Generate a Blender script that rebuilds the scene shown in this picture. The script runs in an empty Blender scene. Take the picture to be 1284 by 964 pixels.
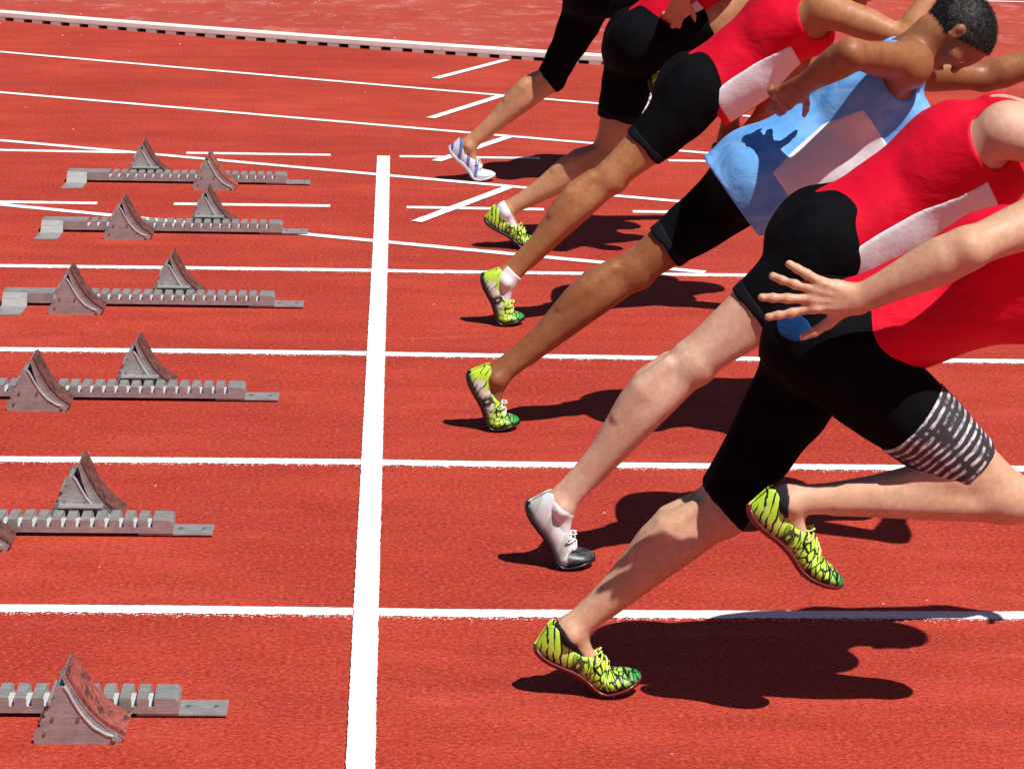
import bpy, bmesh, math, random
import numpy as np
from mathutils import Vector, Matrix

random.seed(7)
rng = np.random.default_rng(7)
SC = bpy.context.scene
COL = SC.collection

# ------------------------------------------------------------------ camera
cd = bpy.data.cameras.new('camera')
cam = bpy.data.objects.new('camera', cd)
COL.objects.link(cam)
cd.sensor_width = 36.0
cd.lens = 3229.66 / 1284 * 36.0
cd.clip_start = 0.1
cd.clip_end = 900
Rv = (0.99889283, -0.04113686, 0.02282249)
Uv = (-0.01112392, 0.26483583, 0.96422935)
Fv = (0.04570958, 0.96341566, -0.26408501)
cam.matrix_world = Matrix(((Rv[0], Uv[0], -Fv[0], 0.06109), (Rv[1], Uv[1], -Fv[1], -5.81991),
                           (Rv[2], Uv[2], -Fv[2], 2.16472), (0, 0, 0, 1)))
SC.camera = cam

# ------------------------------------------------------------------ light
to_sun = Vector((0.38, -0.41, 1.0)).normalized()
elev = math.asin(to_sun.z)
w = bpy.data.worlds.new('World')
SC.world = w
w.use_nodes = True
nt = w.node_tree
bg = nt.nodes['Background']
sky = nt.nodes.new('ShaderNodeTexSky')
sky.sky_type = 'NISHITA'
sky.sun_disc = False
sky.altitude = 1200
sky.air_density = 0.7
sky.dust_density = 0.2
sky.ozone_density = 1.0
sky.sun_elevation = elev
sky.sun_rotation = math.atan2(to_sun.x, to_sun.y)
nt.links.new(sky.outputs[0], bg.inputs[0])
bg.inputs[1].default_value = 0.05
sd = bpy.data.lights.new('sun', 'SUN')
sd.energy = 5.0
sd.angle = math.radians(0.5)
sd.color = (1.0, 0.965, 0.91)
sun = bpy.data.objects.new('sun', sd)
COL.objects.link(sun)
sun.rotation_euler = to_sun.to_track_quat('Z', 'Y').to_euler()
SC.view_settings.view_transform = 'Standard'
SC.view_settings.look = 'None'
SC.view_settings.gamma = 1
SC.view_settings.use_curve_mapping = False
SC.view_settings.exposure = 0.16
SC.cycles.max_bounces = 5


# ------------------------------------------------------------------ material helpers
class NT:
    def __init__(s, name):
        s.m = bpy.data.materials.new(name)
        s.m.use_nodes = True
        s.t = s.m.node_tree
        s.b = s.t.nodes['Principled BSDF']

    def n(s, kind, **kw):
        nd = s.t.nodes.new('ShaderNode' + kind)
        for k, v in kw.items():
            if k in nd.inputs:
                nd.inputs[k].default_value = v
            else:
                setattr(nd, k, v)
        return nd

    def l(s, a, b):
        s.t.links.new(a, b)

    def mix(s, fac, a, b, mode='MIX'):
        nd = s.t.nodes.new('ShaderNodeMix')
        nd.data_type = 'RGBA'
        nd.blend_type = mode
        for sock, v in ((nd.inputs[0], fac), (nd.inputs[6], a), (nd.inputs[7], b)):
            if isinstance(v, (int, float)):
                sock.default_value = v
            elif isinstance(v, tuple):
                sock.default_value = (*v, 1)
            else:
                s.l(v, sock)
        return nd.outputs[2]

    def ramp(s, src, stops):
        nd = s.t.nodes.new('ShaderNodeValToRGB')
        els = nd.color_ramp.elements
        while len(els) < len(stops):
            els.new(0.5)
        for e, (p, c) in zip(els, stops):
            e.position = p
            e.color = (c, c, c, 1) if isinstance(c, (int, float)) else (*c, 1)
        s.l(src, nd.inputs[0])
        return nd.outputs[0]

    def noise(s, scale, detail=2, rough=0.5, vec=None, dist=0.0):
        nd = s.n('TexNoise')
        nd.inputs['Scale'].default_value = scale
        nd.inputs['Detail'].default_value = detail
        nd.inputs['Roughness'].default_value = rough
        nd.inputs['Distortion'].default_value = dist
        if vec is not None:
            s.l(vec, nd.inputs['Vector'])
        return nd.outputs[0]

    def coord(s, kind='Object'):
        return s.n('TexCoord').outputs[kind]

    def mapped(s, src, scale=(1, 1, 1), rot=(0, 0, 0)):
        nd = s.n('Mapping')
        nd.inputs['Scale'].default_value = scale
        nd.inputs['Rotation'].default_value = rot
        s.l(src, nd.inputs['Vector'])
        return nd.outputs[0]

    def bump(s, h, strength, dist):
        nd = s.n('Bump')
        nd.inputs['Strength'].default_value = strength
        nd.inputs['Distance'].default_value = dist
        s.l(h, nd.inputs['Height'])
        s.l(nd.outputs[0], s.b.inputs['Normal'])

    def set(s, **kw):
        for k, v in kw.items():
            k = k.replace('_', ' ')
            sock = s.b.inputs[k]
            if isinstance(v, tuple):
                sock.default_value = (*v, 1) if len(v) == 3 and sock.type == 'RGBA' else v
            elif isinstance(v, (int, float)):
                sock.default_value = v
            else:
                s.l(v, sock)
        return s


def mat_track():
    m = NT('red running track rubber')
    g = m.n('NewGeometry').outputs['Position']
    big = m.noise(0.9, 4, 0.6, g)
    med = m.noise(7, 4, 0.65, m.mapped(g, (0.35, 1, 1)))
    fine = m.noise(105, 4, 0.72, m.mapped(g, (0.75, 1, 1)))
    grain = m.n('TexVoronoi')
    grain.inputs['Scale'].default_value = 330
    m.l(g, grain.inputs['Vector'])
    base = m.mix(m.ramp(big, [(0.36, 0), (0.62, 1)]), (0.43, 0.040, 0.019), (0.55, 0.062, 0.032))
    base = m.mix(m.ramp(med, [(0.33, 0.55), (0.6, 0.0)]), base, (0.31, 0.021, 0.011))
    lanewear = m.noise(1.0, 4, 0.7, m.mapped(g, (0.22, 1.9, 1)), 0.4)
    base = m.mix(m.ramp(lanewear, [(0.50, 0.0), (0.70, 0.55)]), base, (0.30, 0.026, 0.016))
    scuff = m.noise(3.2, 5, 0.75, m.mapped(g, (0.5, 1.6, 1), (0, 0, 0.3)))
    base = m.mix(m.ramp(scuff, [(0.60, 0.0), (0.72, 0.5)]), base, (0.62, 0.13, 0.09))
    base = m.mix(m.ramp(fine, [(0.33, 0.95), (0.475, 0.0)]), base, (0.22, 0.012, 0.007))
    base = m.mix(m.ramp(fine, [(0.525, 0.0), (0.67, 0.75)]), base, (0.74, 0.12, 0.085))
    # pale trodden dust on the apron beyond the kerb
    sep = m.n('SeparateXYZ')
    m.l(g, sep.inputs[0])
    far = m.n('MapRange')
    # distance past the kerb line, about y = 9.6 - 0.42 x
    mx = m.n('Math', operation='MULTIPLY_ADD')
    m.l(sep.outputs[0], mx.inputs[0])
    mx.inputs[1].default_value = 0.42
    m.l(sep.outputs[1], mx.inputs[2])
    m.l(mx.outputs[0], far.inputs[0])
    far.inputs[1].default_value = 9.66
    far.inputs[2].default_value = 9.95
    dust = m.ramp(m.noise(4.5, 6, 0.78, m.mapped(g, (1.0, 0.8, 1)), 0.2), [(0.52, 0), (0.72, 0.7)])
    haze = m.ramp(m.noise(1.3, 4, 0.6, g), [(0.30, 0.05), (0.75, 0.5)])
    d1 = m.n('Math', operation='MULTIPLY')
    m.l(dust, d1.inputs[0]); m.l(far.outputs[0], d1.inputs[1])
    d2 = m.n('Math', operation='MULTIPLY')
    m.l(haze, d2.inputs[0]); m.l(far.outputs[0], d2.inputs[1])
    base = m.mix(d2.outputs[0], base, (0.50, 0.11, 0.085))
    base = m.mix(d1.outputs[0], base, (0.62, 0.33, 0.28))
    m.set(Base_Color=base, Roughness=0.85)
    m.b.inputs['Specular IOR Level'].default_value = 0.25
    add = m.n('Math', operation='MULTIPLY_ADD')
    m.l(grain.outputs['Distance'], add.inputs[0])
    add.inputs[1].default_value = 0.5
    m.l(fine, add.inputs[2])
    m.bump(add.outputs[0], 1.0, 0.0045)
    return m.m


def mat_paint():
    m = NT('white line paint')
    g = m.n('NewGeometry').outputs['Position']
    f = m.noise(260, 2, 0.6, g)
    worn = m.noise(38, 3, 0.7, g)
    c = m.mix(m.ramp(f, [(0.27, 0.5), (0.36, 0)]), (0.84, 0.84, 0.82), (0.70, 0.50, 0.46))
    c = m.mix(m.ramp(worn, [(0.24, 0.6), (0.33, 0)]), c, (0.75, 0.45, 0.40))
    m.set(Base_Color=c, Roughness=0.7)
    m.bump(f, 0.4, 0.0012)
    return m.m


def mat_kerb():
    m = NT('weathered white kerb')
    g = m.n('NewGeometry').outputs['Position']
    f = m.noise(14, 4, 0.7, g)
    sep = m.n('SeparateXYZ'); m.l(g, sep.inputs[0])
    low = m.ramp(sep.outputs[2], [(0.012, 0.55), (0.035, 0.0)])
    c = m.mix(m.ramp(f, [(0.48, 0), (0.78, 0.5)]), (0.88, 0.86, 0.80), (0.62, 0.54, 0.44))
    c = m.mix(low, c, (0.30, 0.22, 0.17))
    m.set(Base_Color=c, Roughness=0.55)
    return m.m


def mat_steel():
    m = NT('galvanised steel')
    o = m.coord()
    f = m.noise(26, 4, 0.65, o)
    s2 = m.noise(160, 2, 0.6, m.mapped(o, (0.12, 1, 1)))
    c = m.mix(m.ramp(f, [(0.35, 0), (0.68, 1)]), (0.50, 0.49, 0.48), (0.34, 0.315, 0.305))
    c = m.mix(m.ramp(s2, [(0.38, 0.45), (0.55, 0)]), c, (0.26, 0.23, 0.23))
    m.set(Base_Color=c, Metallic=0.5, Roughness=m.ramp(f, [(0.3, 0.40), (0.7, 0.55)]))
    m.bump(s2, 0.12, 0.0006)
    return m.m


def mat_pad(name='red pedal rubber', c1=(0.22, 0.050, 0.040), c2=(0.40, 0.095, 0.072), grime=0.54):
    m = NT(name)
    o = m.coord()
    f = m.noise(70, 4, 0.7, o)
    d = m.noise(34, 3, 0.7, m.mapped(o, (1, 0.4, 1)))
    c = m.mix(m.ramp(f, [(0.40, 0), (0.62, 1)]), c1, c2)
    c = m.mix(m.ramp(d, [(grime, 0), (grime + 0.11, 0.9)]), c, (0.045, 0.02, 0.018))
    m.set(Base_Color=c, Roughness=0.8)
    m.bump(f, 0.6, 0.002)
    return m.m


def mat_flat(name, col, rough=0.6, metal=0.0, var=0.25, scale=60, bump=0.0):
    m = NT(name)
    o = m.coord()
    f = m.noise(scale, 3, 0.6, o)
    c = m.mix(m.ramp(f, [(0.35, 0), (0.7, 1)]), col, tuple(x * (1 - var) for x in col))
    m.set(Base_Color=c, Roughness=rough, Metallic=metal)
    if bump:
        m.bump(f, 0.5, bump)
    return m.m


def mat_skin(name, col, deep, rough=0.52):
    m = NT(name)
    g = m.coord()
    a = m.noise(9, 4, 0.6, g)
    b = m.noise(75, 3, 0.6, g)
    pores = m.noise(420, 2, 0.5, g)
    c = m.mix(m.ramp(a, [(0.34, 0), (0.70, 1)]), col, deep)
    c = m.mix(m.ramp(b, [(0.40, 0.30), (0.62, 0)]), c, tuple(x * 0.72 for x in deep))
    veins = m.n('TexVoronoi', feature='DISTANCE_TO_EDGE')
    veins.inputs['Scale'].default_value = 13
    m.l(m.mapped(g, (1, 1, 0.6)), veins.inputs['Vector'])
    c = m.mix(m.ramp(veins.outputs['Distance'], [(0.0, 0.14), (0.05, 0)]), c, tuple(x * 0.7 for x in deep))
    m.set(Base_Color=c, Roughness=m.ramp(b, [(0.3, rough - 0.10), (0.7, rough + 0.14)]))
    m.b.inputs['Subsurface Weight'].default_value = 0.05
    m.b.inputs['Subsurface Radius'].default_value = (0.012, 0.005, 0.003)
    m.b.inputs['Subsurface Scale'].default_value = 1.0
    m.b.inputs['Specular IOR Level'].default_value = 0.38
    m.bump(m.n('Math', operation='ADD').outputs[0] if False else b, 0.10, 0.004)
    return m.m


def mat_cloth(name, col, dark=None, rough=0.62, sheen=0.15, spec=0.2, bmp=0.7):
    m = NT(name)
    g = m.coord()
    weave = m.noise(700, 1, 0.5, g)
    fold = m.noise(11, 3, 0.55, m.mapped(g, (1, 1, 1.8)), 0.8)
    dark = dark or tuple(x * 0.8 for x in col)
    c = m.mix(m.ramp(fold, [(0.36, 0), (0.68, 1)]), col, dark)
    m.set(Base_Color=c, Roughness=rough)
    m.b.inputs['Sheen Weight'].default_value = sheen
    m.b.inputs['Specular IOR Level'].default_value = spec
    h = m.n('Math', operation='MULTIPLY_ADD')
    m.l(weave, h.inputs[0]); h.inputs[1].default_value = 0.02
    m.l(fold, h.inputs[2])
    m.bump(h.outputs[0], bmp * 0.6, 0.012)
    return m.m


def rest_coord(m):
    a = m.n('Attribute')
    a.attribute_name = 'rest'
    return a.outputs['Vector']


def mat_neon_shoe(name='neon yellow shoe with black tiger stripes', thr=0.635, crack=0.06, white=False):
    m = NT(name)
    r = rest_coord(m)
    sep = m.n('SeparateXYZ'); m.l(r, sep.inputs[0])
    wob = m.noise(26, 2, 0.5, r)
    # slanting claw stripes that fade in and out
    wv = m.n('TexWave', wave_type='BANDS', bands_direction='X')
    wv.inputs['Scale'].default_value = 21
    wv.inputs['Distortion'].default_value = 2.2
    wv.inputs['Detail'].default_value = 0.6
    wv.inputs['Detail Scale'].default_value = 3.0
    m.l(m.mapped(r, (1, 0.25, 1), (0, 0.55, 0)), wv.inputs['Vector'])
    gate = m.noise(34, 1, 0.5, m.mapped(r, (1, 0.6, 1)))
    vor = m.n('TexVoronoi', feature='DISTANCE_TO_EDGE')
    vor.inputs['Scale'].default_value = 52
    m.l(m.mapped(r, (1.2, 0.6, 0.5), (0, -0.7, 0)), vor.inputs['Vector'])
    def math2(op, a, b):
        nd = m.n('Math', operation=op)
        for i, q in enumerate((a, b)):
            if isinstance(q, (int, float)):
                nd.inputs[i].default_value = q
            else:
                m.l(q, nd.inputs[i])
        return nd.outputs[0]
    s1 = m.ramp(math2('MULTIPLY_ADD', wv.outputs[0], 1.0) if False else math2('ADD', wv.outputs[0], math2('MULTIPLY', gate, 0.9)), [(0.0, 0), (1.0, 1)])
    s1 = m.ramp(math2('MULTIPLY', math2('ADD', wv.outputs[0], math2('MULTIPLY', gate, 0.9)), 0.5), [(thr, 0), (thr + 0.035, 1)])
    front = m.ramp(sep.outputs[0], [(0.118, 0), (0.135, 1)])
    s2 = math2('MULTIPLY', m.ramp(vor.outputs['Distance'], [(crack, 1), (crack + 0.035, 0)]), front)
    st = math2('MAXIMUM', s1, s2)
    low = m.ramp(sep.outputs[2], [(0.012, 1), (0.019, 0)])
    neon = m.mix(m.ramp(wob, [(0.4, 0), (0.65, 1)]), (0.47, 0.76, 0.035), (0.60, 0.82, 0.14))
    neon = m.mix(m.ramp(sep.outputs[0], [(0.225, 0), (0.268, 1)]), neon, (0.02, 0.34, 0.06))
    if white:
        wp = math2('MULTIPLY', m.ramp(m.noise(20, 1, 0.5, r), [(0.47, 0), (0.52, 1)]), m.ramp(sep.outputs[0], [(0.02, 0), (0.04, 1), (0.12, 1), (0.15, 0)]))
        neon = m.mix(wp, neon, (0.78, 0.80, 0.70))
    c = m.mix(st, neon, (0.006, 0.007, 0.010))
    c = m.mix(low, c, (0.008, 0.008, 0.012))
    mid = m.ramp(m.noise(42, 2, 0.6, r), [(0.47, 0), (0.53, 1)])
    band = m.ramp(sep.outputs[0], [(0.078, 0), (0.092, 1), (0.112, 1), (0.125, 0)])
    c = m.mix(math2('MULTIPLY', mid, band), c, (0.05, 0.05, 0.012))
    m.set(Base_Color=c, Roughness=0.5)
    m.bump(m.noise(900, 1, 0.5, r), 0.15, 0.0006)
    return m.m


def mat_patch_shoe(name, base, mark, toe, toe_from=0.2, scale=9.0):
    m = NT(name)
    r = rest_coord(m)
    sep = m.n('SeparateXYZ'); m.l(r, sep.inputs[0])
    wv = m.n('TexWave', wave_type='BANDS', bands_direction='X')
    wv.inputs['Scale'].default_value = scale
    wv.inputs['Distortion'].default_value = 3.0
    wv.inputs['Detail'].default_value = 1.0
    m.l(m.mapped(r, (1, 0.2, 0.9), (0, 0.8, 0)), wv.inputs['Vector'])
    c = m.mix(m.ramp(wv.outputs[0], [(0.62, 0), (0.72, 1)]), base, mark)
    c = m.mix(m.ramp(sep.outputs[0], [(toe_from, 0), (toe_from + 0.008, 1)]), c, toe)
    c = m.mix(m.ramp(m.noise(60, 3, 0.6, r), [(0.4, 0), (0.75, 0.3)]), c, (0.35, 0.33, 0.32))
    m.set(Base_Color=c, Roughness=0.4)
    m.bump(m.noise(900, 1, 0.5, r), 0.15, 0.0006)
    return m.m


M = dict(
    track=mat_track(), paint=mat_paint(), kerb=mat_kerb(), steel=mat_steel(), pad=mat_pad(), pad_worn_shaded=mat_pad('worn dirty shaded pedal rubber', (0.09, 0.032, 0.027), (0.20, 0.060, 0.045), 0.52),  # worn pads carry grime and are also darkened to imitate shading
    bright=mat_flat('steel coloured sunlit', (0.58, 0.57, 0.57), 0.5, 0.1, var=0.15),  # paler copy of the steel, imitates sun on flanges and slot insides
    bolt=mat_flat('zinc bolt', (0.42, 0.40, 0.38), 0.4, 0.8),
    black=mat_flat('black rubber', (0.012, 0.012, 0.014), 0.6, var=0.4),
    dark=mat_flat('slot shade black', (0.01, 0.009, 0.008), 0.9),  # near-black in place of the shade in the kerb slots
    lace_w=mat_flat('white lace', (0.78, 0.78, 0.75), 0.8, scale=400, bump=0.0006),
    lace_y=mat_flat('yellow lace', (0.70, 0.80, 0.22), 0.8, scale=400, bump=0.0006),
    sole_dk=mat_flat('black spike plate', (0.015, 0.013, 0.014), 0.3, var=0.3),
    sole_red=mat_flat('dark red spike plate', (0.18, 0.02, 0.025), 0.3, var=0.4),
    sole_w=mat_flat('white spike plate', (0.70, 0.70, 0.72), 0.35),
    spike=mat_flat('steel spike', (0.55, 0.55, 0.55), 0.25, 0.9),
    neon=mat_neon_shoe(),
    neon_dark=mat_neon_shoe('yellow shoe heavily striped in black', 0.61, 0.07),
    neon_pale=mat_neon_shoe('bright lime shoe with white heel patch', 0.72, 0.035, True),
    neon_lime=mat_neon_shoe('lime shoe with thin black stripes', 0.69, 0.04, True),
    white_shoe=mat_patch_shoe('white shoe with black toe', (0.70, 0.71, 0.72), (0.50, 0.51, 0.46), (0.02, 0.02, 0.025), 0.205, 6),
    blue_shoe=mat_patch_shoe('white shoe with blue marks', (0.74, 0.76, 0.84), (0.10, 0.16, 0.50), (0.74, 0.75, 0.78), 0.185, 8),
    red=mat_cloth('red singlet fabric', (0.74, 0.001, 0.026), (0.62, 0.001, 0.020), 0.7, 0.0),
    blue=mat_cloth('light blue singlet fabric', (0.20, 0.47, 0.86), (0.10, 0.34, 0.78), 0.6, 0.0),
    shorts=mat_cloth('black sprint tights fabric', (0.005, 0.005, 0.007), (0.003, 0.003, 0.004), 0.85, 0.0, 0.05, 0.5),
    bib=mat_flat('white bib paper', (0.80, 0.79, 0.82), 0.6, var=0.10, scale=18, bump=0.006),
    sock=mat_flat('white sock knit', (0.78, 0.76, 0.78), 0.9, var=0.12, scale=300, bump=0.001),
    sock_k=mat_flat('black sock knit', (0.012, 0.012, 0.02), 0.9, scale=300),
    hair=mat_flat('dark cropped hair', (0.010, 0.007, 0.006), 0.6, var=0.6, scale=220, bump=0.004),
    eye=mat_flat('eye white', (0.75, 0.72, 0.70), 0.15, var=0.02),
    iris=mat_flat('dark iris', (0.02, 0.012, 0.008), 0.1, var=0.1),
)


def mat_stripe():
    m = NT('black hem printed with white slashes')
    r = rest_coord(m)
    wv = m.n('TexWave', wave_type='BANDS', bands_direction='X')
    wv.inputs['Scale'].default_value = 18
    wv.inputs['Distortion'].default_value = 5.0
    wv.inputs['Detail'].default_value = 3
    m.l(m.mapped(r, (1, 0.2, 0.75)), wv.inputs['Vector'])
    brk = m.ramp(m.noise(32, 3, 0.6, m.mapped(r, (0.35, 1, 1))), [(0.42, 0), (0.56, 1)])
    mul = m.n('Math', operation='MULTIPLY')
    m.l(m.ramp(wv.outputs[0], [(0.58, 0), (0.78, 1)]), mul.inputs[0]); m.l(brk, mul.inputs[1])
    c = m.mix(mul.outputs[0], (0.028, 0.026, 0.03), (0.62, 0.60, 0.62))
    m.set(Base_Color=c, Roughness=0.6)
    return m.m


M['stripe'] = mat_stripe()
M['nail'] = mat_flat('fingernail', (0.66, 0.42, 0.34), 0.25, var=0.05)
M['hem'] = mat_cloth('black hem elastic', (0.010, 0.010, 0.013), (0.006, 0.006, 0.008), 0.7, 0.0, 0.1, 0.2)
M['blue_patch'] = mat_cloth('blue shorts patch', (0.006, 0.055, 0.19), (0.005, 0.04, 0.14), 0.6, 0.0)


# ------------------------------------------------------------------ object helpers
def link_mesh(name, verts, faces, mat, parent=None, smooth=False, rest=None):
    me = bpy.data.meshes.new(name)
    me.from_pydata([tuple(v) for v in verts], [], faces)
    if mat:
        me.materials.append(mat)
    if smooth:
        me.polygons.foreach_set('use_smooth', [True] * len(me.polygons))
    if rest is not None:
        at = me.attributes.new('rest', 'FLOAT_VECTOR', 'POINT')
        at.data.foreach_set('vector', np.asarray(rest, np.float32).ravel())
    me.update()
    o = bpy.data.objects.new(name, me)
    COL.objects.link(o)
    if parent:
        o.parent = parent
    return o


def np_mesh(name, V, Q, mat, parent=None, rest=None, smooth=True):
    me = bpy.data.meshes.new(name)
    me.vertices.add(len(V)); me.vertices.foreach_set('co', V.astype(np.float32).ravel())
    me.loops.add(Q.size); me.loops.foreach_set('vertex_index', Q.astype(np.int32).ravel())
    me.polygons.add(len(Q))
    me.polygons.foreach_set('loop_start', np.arange(0, Q.size, 4, dtype=np.int32))
    me.polygons.foreach_set('loop_total', np.full(len(Q), 4, np.int32))
    me.update(calc_edges=True)
    if smooth:
        me.polygons.foreach_set('use_smooth', np.ones(len(Q), bool))
    if rest is not None:
        at = me.attributes.new('rest', 'FLOAT_VECTOR', 'POINT')
        at.data.foreach_set('vector', np.asarray(rest, np.float32).ravel())
    me.materials.append(mat)
    o = bpy.data.objects.new(name, me)
    COL.objects.link(o)
    if parent:
        o.parent = parent
    return o


def empty(name, loc, label=None, cat=None, group=None):
    o = bpy.data.objects.new(name, None)
    o.empty_display_size = 0.1
    COL.objects.link(o)
    o.location = loc
    if label:
        o['label'] = label
    if cat:
        o['category'] = cat
    if group:
        o['group'] = group
    return o


class MB:
    """collects boxes, prisms and tubes for one mesh"""

    def __init__(s):
        s.v, s.f = [], []

    def box(s, x0, x1, y0, y1, z0, z1):
        b = len(s.v)
        s.v += [(x, y, z) for z in (z0, z1) for y in (y0, y1) for x in (x0, x1)]
        s.f += [tuple(b + i for i in q) for q in ((0, 2, 3, 1), (4, 5, 7, 6), (0, 1, 5, 4), (2, 6, 7, 3), (0, 4, 6, 2), (1, 3, 7, 5))]
        return s

    def prism(s, pts, y0, y1):
        """outline in x,z extruded along y"""
        b, n = len(s.v), len(pts)
        s.v += [(x, y0, z) for x, z in pts] + [(x, y1, z) for x, z in pts]
        s.f += [tuple(b + i for i in range(n)), tuple(b + n + i for i in reversed(range(n)))]
        s.f += [(b + i, b + n + i, b + n + (i + 1) % n, b + (i + 1) % n) for i in range(n)]
        return s

    def cyl(s, c, axis, r, h, n=12, r2=None):
        b = len(s.v)
        r2 = r if r2 is None else r2
        a = Vector(axis).normalized()
        q = a.to_track_quat('Z', 'Y')
        for hh, rr in ((0, r), (h, r2)):
            for i in range(n):
                t = 2 * math.pi * i / n
                s.v.append(tuple(Vector(c) + q @ Vector((rr * math.cos(t), rr * math.sin(t), hh))))
        s.f += [tuple(b + i for i in reversed(range(n))), tuple(b + n + i for i in range(n))]
        s.f += [(b + i, b + (i + 1) % n, b + n + (i + 1) % n, b + n + i) for i in range(n)]
        return s

    def tube(s, pts, r, n=8):
        b = len(s.v)
        P = [Vector(p) for p in pts]
        for i, p in enumerate(P):
            a = (P[min(i + 1, len(P) - 1)] - P[max(i - 1, 0)]).normalized()
            up = Vector((0, 0, 1)) if abs(a.z) < 0.9 else Vector((0, 1, 0))
            u = a.cross(up).normalized(); v = a.cross(u)
            for k in range(n):
                t = 2 * math.pi * k / n
                s.v.append(tuple(p + u * r * math.cos(t) + v * r * math.sin(t)))
        for i in range(len(P) - 1):
            for k in range(n):
                s.f.append((b + i * n + k, b + i * n + (k + 1) % n, b + (i + 1) * n + (k + 1) % n, b + (i + 1) * n + k))
        s.f += [tuple(b + k for k in reversed(range(n))), tuple(b + (len(P) - 1) * n + k for k in range(n))]
        return s

    def build(s, name, mat, parent=None, smooth=False, bevel=0.0, rest=None):
        o = link_mesh(name, s.v, s.f, mat, parent, smooth, rest)
        if bevel:
            md = o.modifiers.new('bevel', 'BEVEL')
            md.width = bevel; md.segments = 2; md.limit_method = 'ANGLE'
            md.angle_limit = math.radians(40)
        return o


# ------------------------------------------------------------------ the ground
g = link_mesh('track_ground', [(-300, -120, 0), (300, -120, 0), (300, 600, 0), (-300, 600, 0)], [(0, 1, 2, 3)], M['track'])
g['kind'] = 'structure'


def resample(pts, step):
    out = []
    for a, b in zip(pts[:-1], pts[1:]):
        n = max(1, int(math.dist(a, b) / step))
        for i in range(n):
            t = i / n
            out.append((a[0] + (b[0] - a[0]) * t, a[1] + (b[1] - a[1]) * t))
    out.append(pts[-1])
    return out


def strip(name, pts, width, z, step=0.006, jit=0.0016, near=1.0):
    """painted strip with a slightly ragged edge"""
    P = resample(pts, step)
    v, f = [], []
    a = rng.normal(0, 1, (2, len(P)))
    kern = np.array([0.25, 0.5, 0.25])
    a = np.stack([np.convolve(x, kern, 'same') for x in a]) * jit
    for i, (x, y) in enumerate(P):
        x0, y0 = P[max(0, i - 1)]; x1, y1 = P[min(len(P) - 1, i + 1)]
        L = math.hypot(x1 - x0, y1 - y0); nx, ny = -(y1 - y0) / L, (x1 - x0) / L
        h0 = width / 2 + a[0, i]; h1 = width / 2 + a[1, i] * near
        v += [(x + nx * h0, y + ny * h0, z), (x - nx * h1, y - ny * h1, z)]
        if i:
            b = 2 * i
            f.append((b - 2, b - 1, b + 1, b))
    o = link_mesh(name, v, f, M['paint'])
    o['kind'] = 'structure'
    return o


def polyq(pts, x0, x1, n=60, deg=2):
    c = np.polyfit([p[0] for p in pts], [p[1] for p in pts], deg)
    return [(float(x), float(np.polyval(c, x))) for x in np.linspace(x0, x1, n)]


LZ = 0.0015
lanes = [
    [(-14, 0.02), (-3, 0.012), (-0.872, 0.007), (-0.417, 0.006), (-0.036, 0.001), (0.231, -0.005), (0.847, -0.001), (1.595, 0.007), (6, 0.02), (45, 0.1)],
    [(-14, 1.20), (-3, 1.210), (-1.052, 1.214), (-0.49, 1.220), (-0.037, 1.221), (0.304, 1.212), (0.991, 1.214), (1.88, 1.218), (6, 1.24), (45, 1.32)],
    [(-14, 2.42), (-3, 2.436), (-1.235, 2.441), (-0.609, 2.447), (-0.03, 2.443), (0.128, 2.436), (1.001, 2.426), (2.167, 2.439), (6, 2.46), (45, 2.54)],
    [(-14, 3.66), (-3, 3.67), (-1.419, 3.674), (-0.706, 3.68), (-0.031, 3.678), (0.134, 3.673), (0.828, 3.672), (1.421, 3.68), (6, 3.69), (45, 3.76)],
]
for i, pts in enumerate(lanes):
    mid = [q for q in pts if -3.1 < q[0] < 6.1]
    strip('lane_line', mid, 0.052 if i < 3 else 0.05, LZ, 0.004 if i < 2 else 0.008, 0.0014, 2.4)
    strip('lane_line', [pts[0], (mid[0][0] - 0.003, mid[0][1])], 0.05, LZ, 0.3)
    strip('lane_line', [(mid[-1][0] + 0.003, mid[-1][1]), pts[-1]], 0.05, LZ, 0.5)
for k in (-1.22, -2.44):
    strip('lane_line', [(-14, k), (45, k)], 0.05, LZ, 0.3)
for pts in ([(-9, 4.87), (-1.193, 4.878)], [(-0.874, 4.888), (-0.217, 4.893)], [(0.106, 4.888), (0.687, 4.881)], [(1.063, 4.864), (1.9, 4.868)],
            [(-9, 6.10), (-1.779, 6.088), (-1.189, 6.074)], [(-0.917, 6.087), (-0.247, 6.09)], [(0.075, 6.082), (0.732, 6.087)], [(1.336, 6.08), (1.9, 6.075)]):
    strip('dashed_lane_line', pts, 0.05, LZ, 0.01, 0.0018)
# the bend's own lane lines sweep in across the straight
c1 = [(-2.251, 9.254), (-1.058, 8.742), (0.068, 8.16), (1.098, 7.747)]
c2 = [(-2.029, 7.76), (-0.953, 7.36), (-0.009, 6.90), (0.997, 6.5), (1.577, 6.281)]
c3 = [(-1.815, 6.33), (-1.191, 6.097), (-0.047, 5.611), (0.603, 5.36), (1.062, 5.19), (1.351, 5.061)]
c4 = [(-1.59, 4.819), (-1.119, 4.628), (-0.571, 4.42), (-0.037, 4.191), (0.407, 4.047), (0.941, 3.83), (1.20, 3.727)]
for pts, x1 in ((c1, 2.6), (c2, 3.2), (c3, 3.4), (c4, 1.24)):
    strip('bend_lane_line', polyq(pts, -6.0, x1), 0.05, 0.003, 0.012, 0.0016)
for a, b in (((0.272, 8.503), (0.70, 9.28)), ((0.231, 7.164), (0.621, 7.927)), ((0.244, 5.96), (0.62, 6.67)), ((0.145, 4.579), (0.553, 5.347))):
    strip('stagger_mark', [a, b], 0.05, 0.0045, 0.01, 0.0012)
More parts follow.
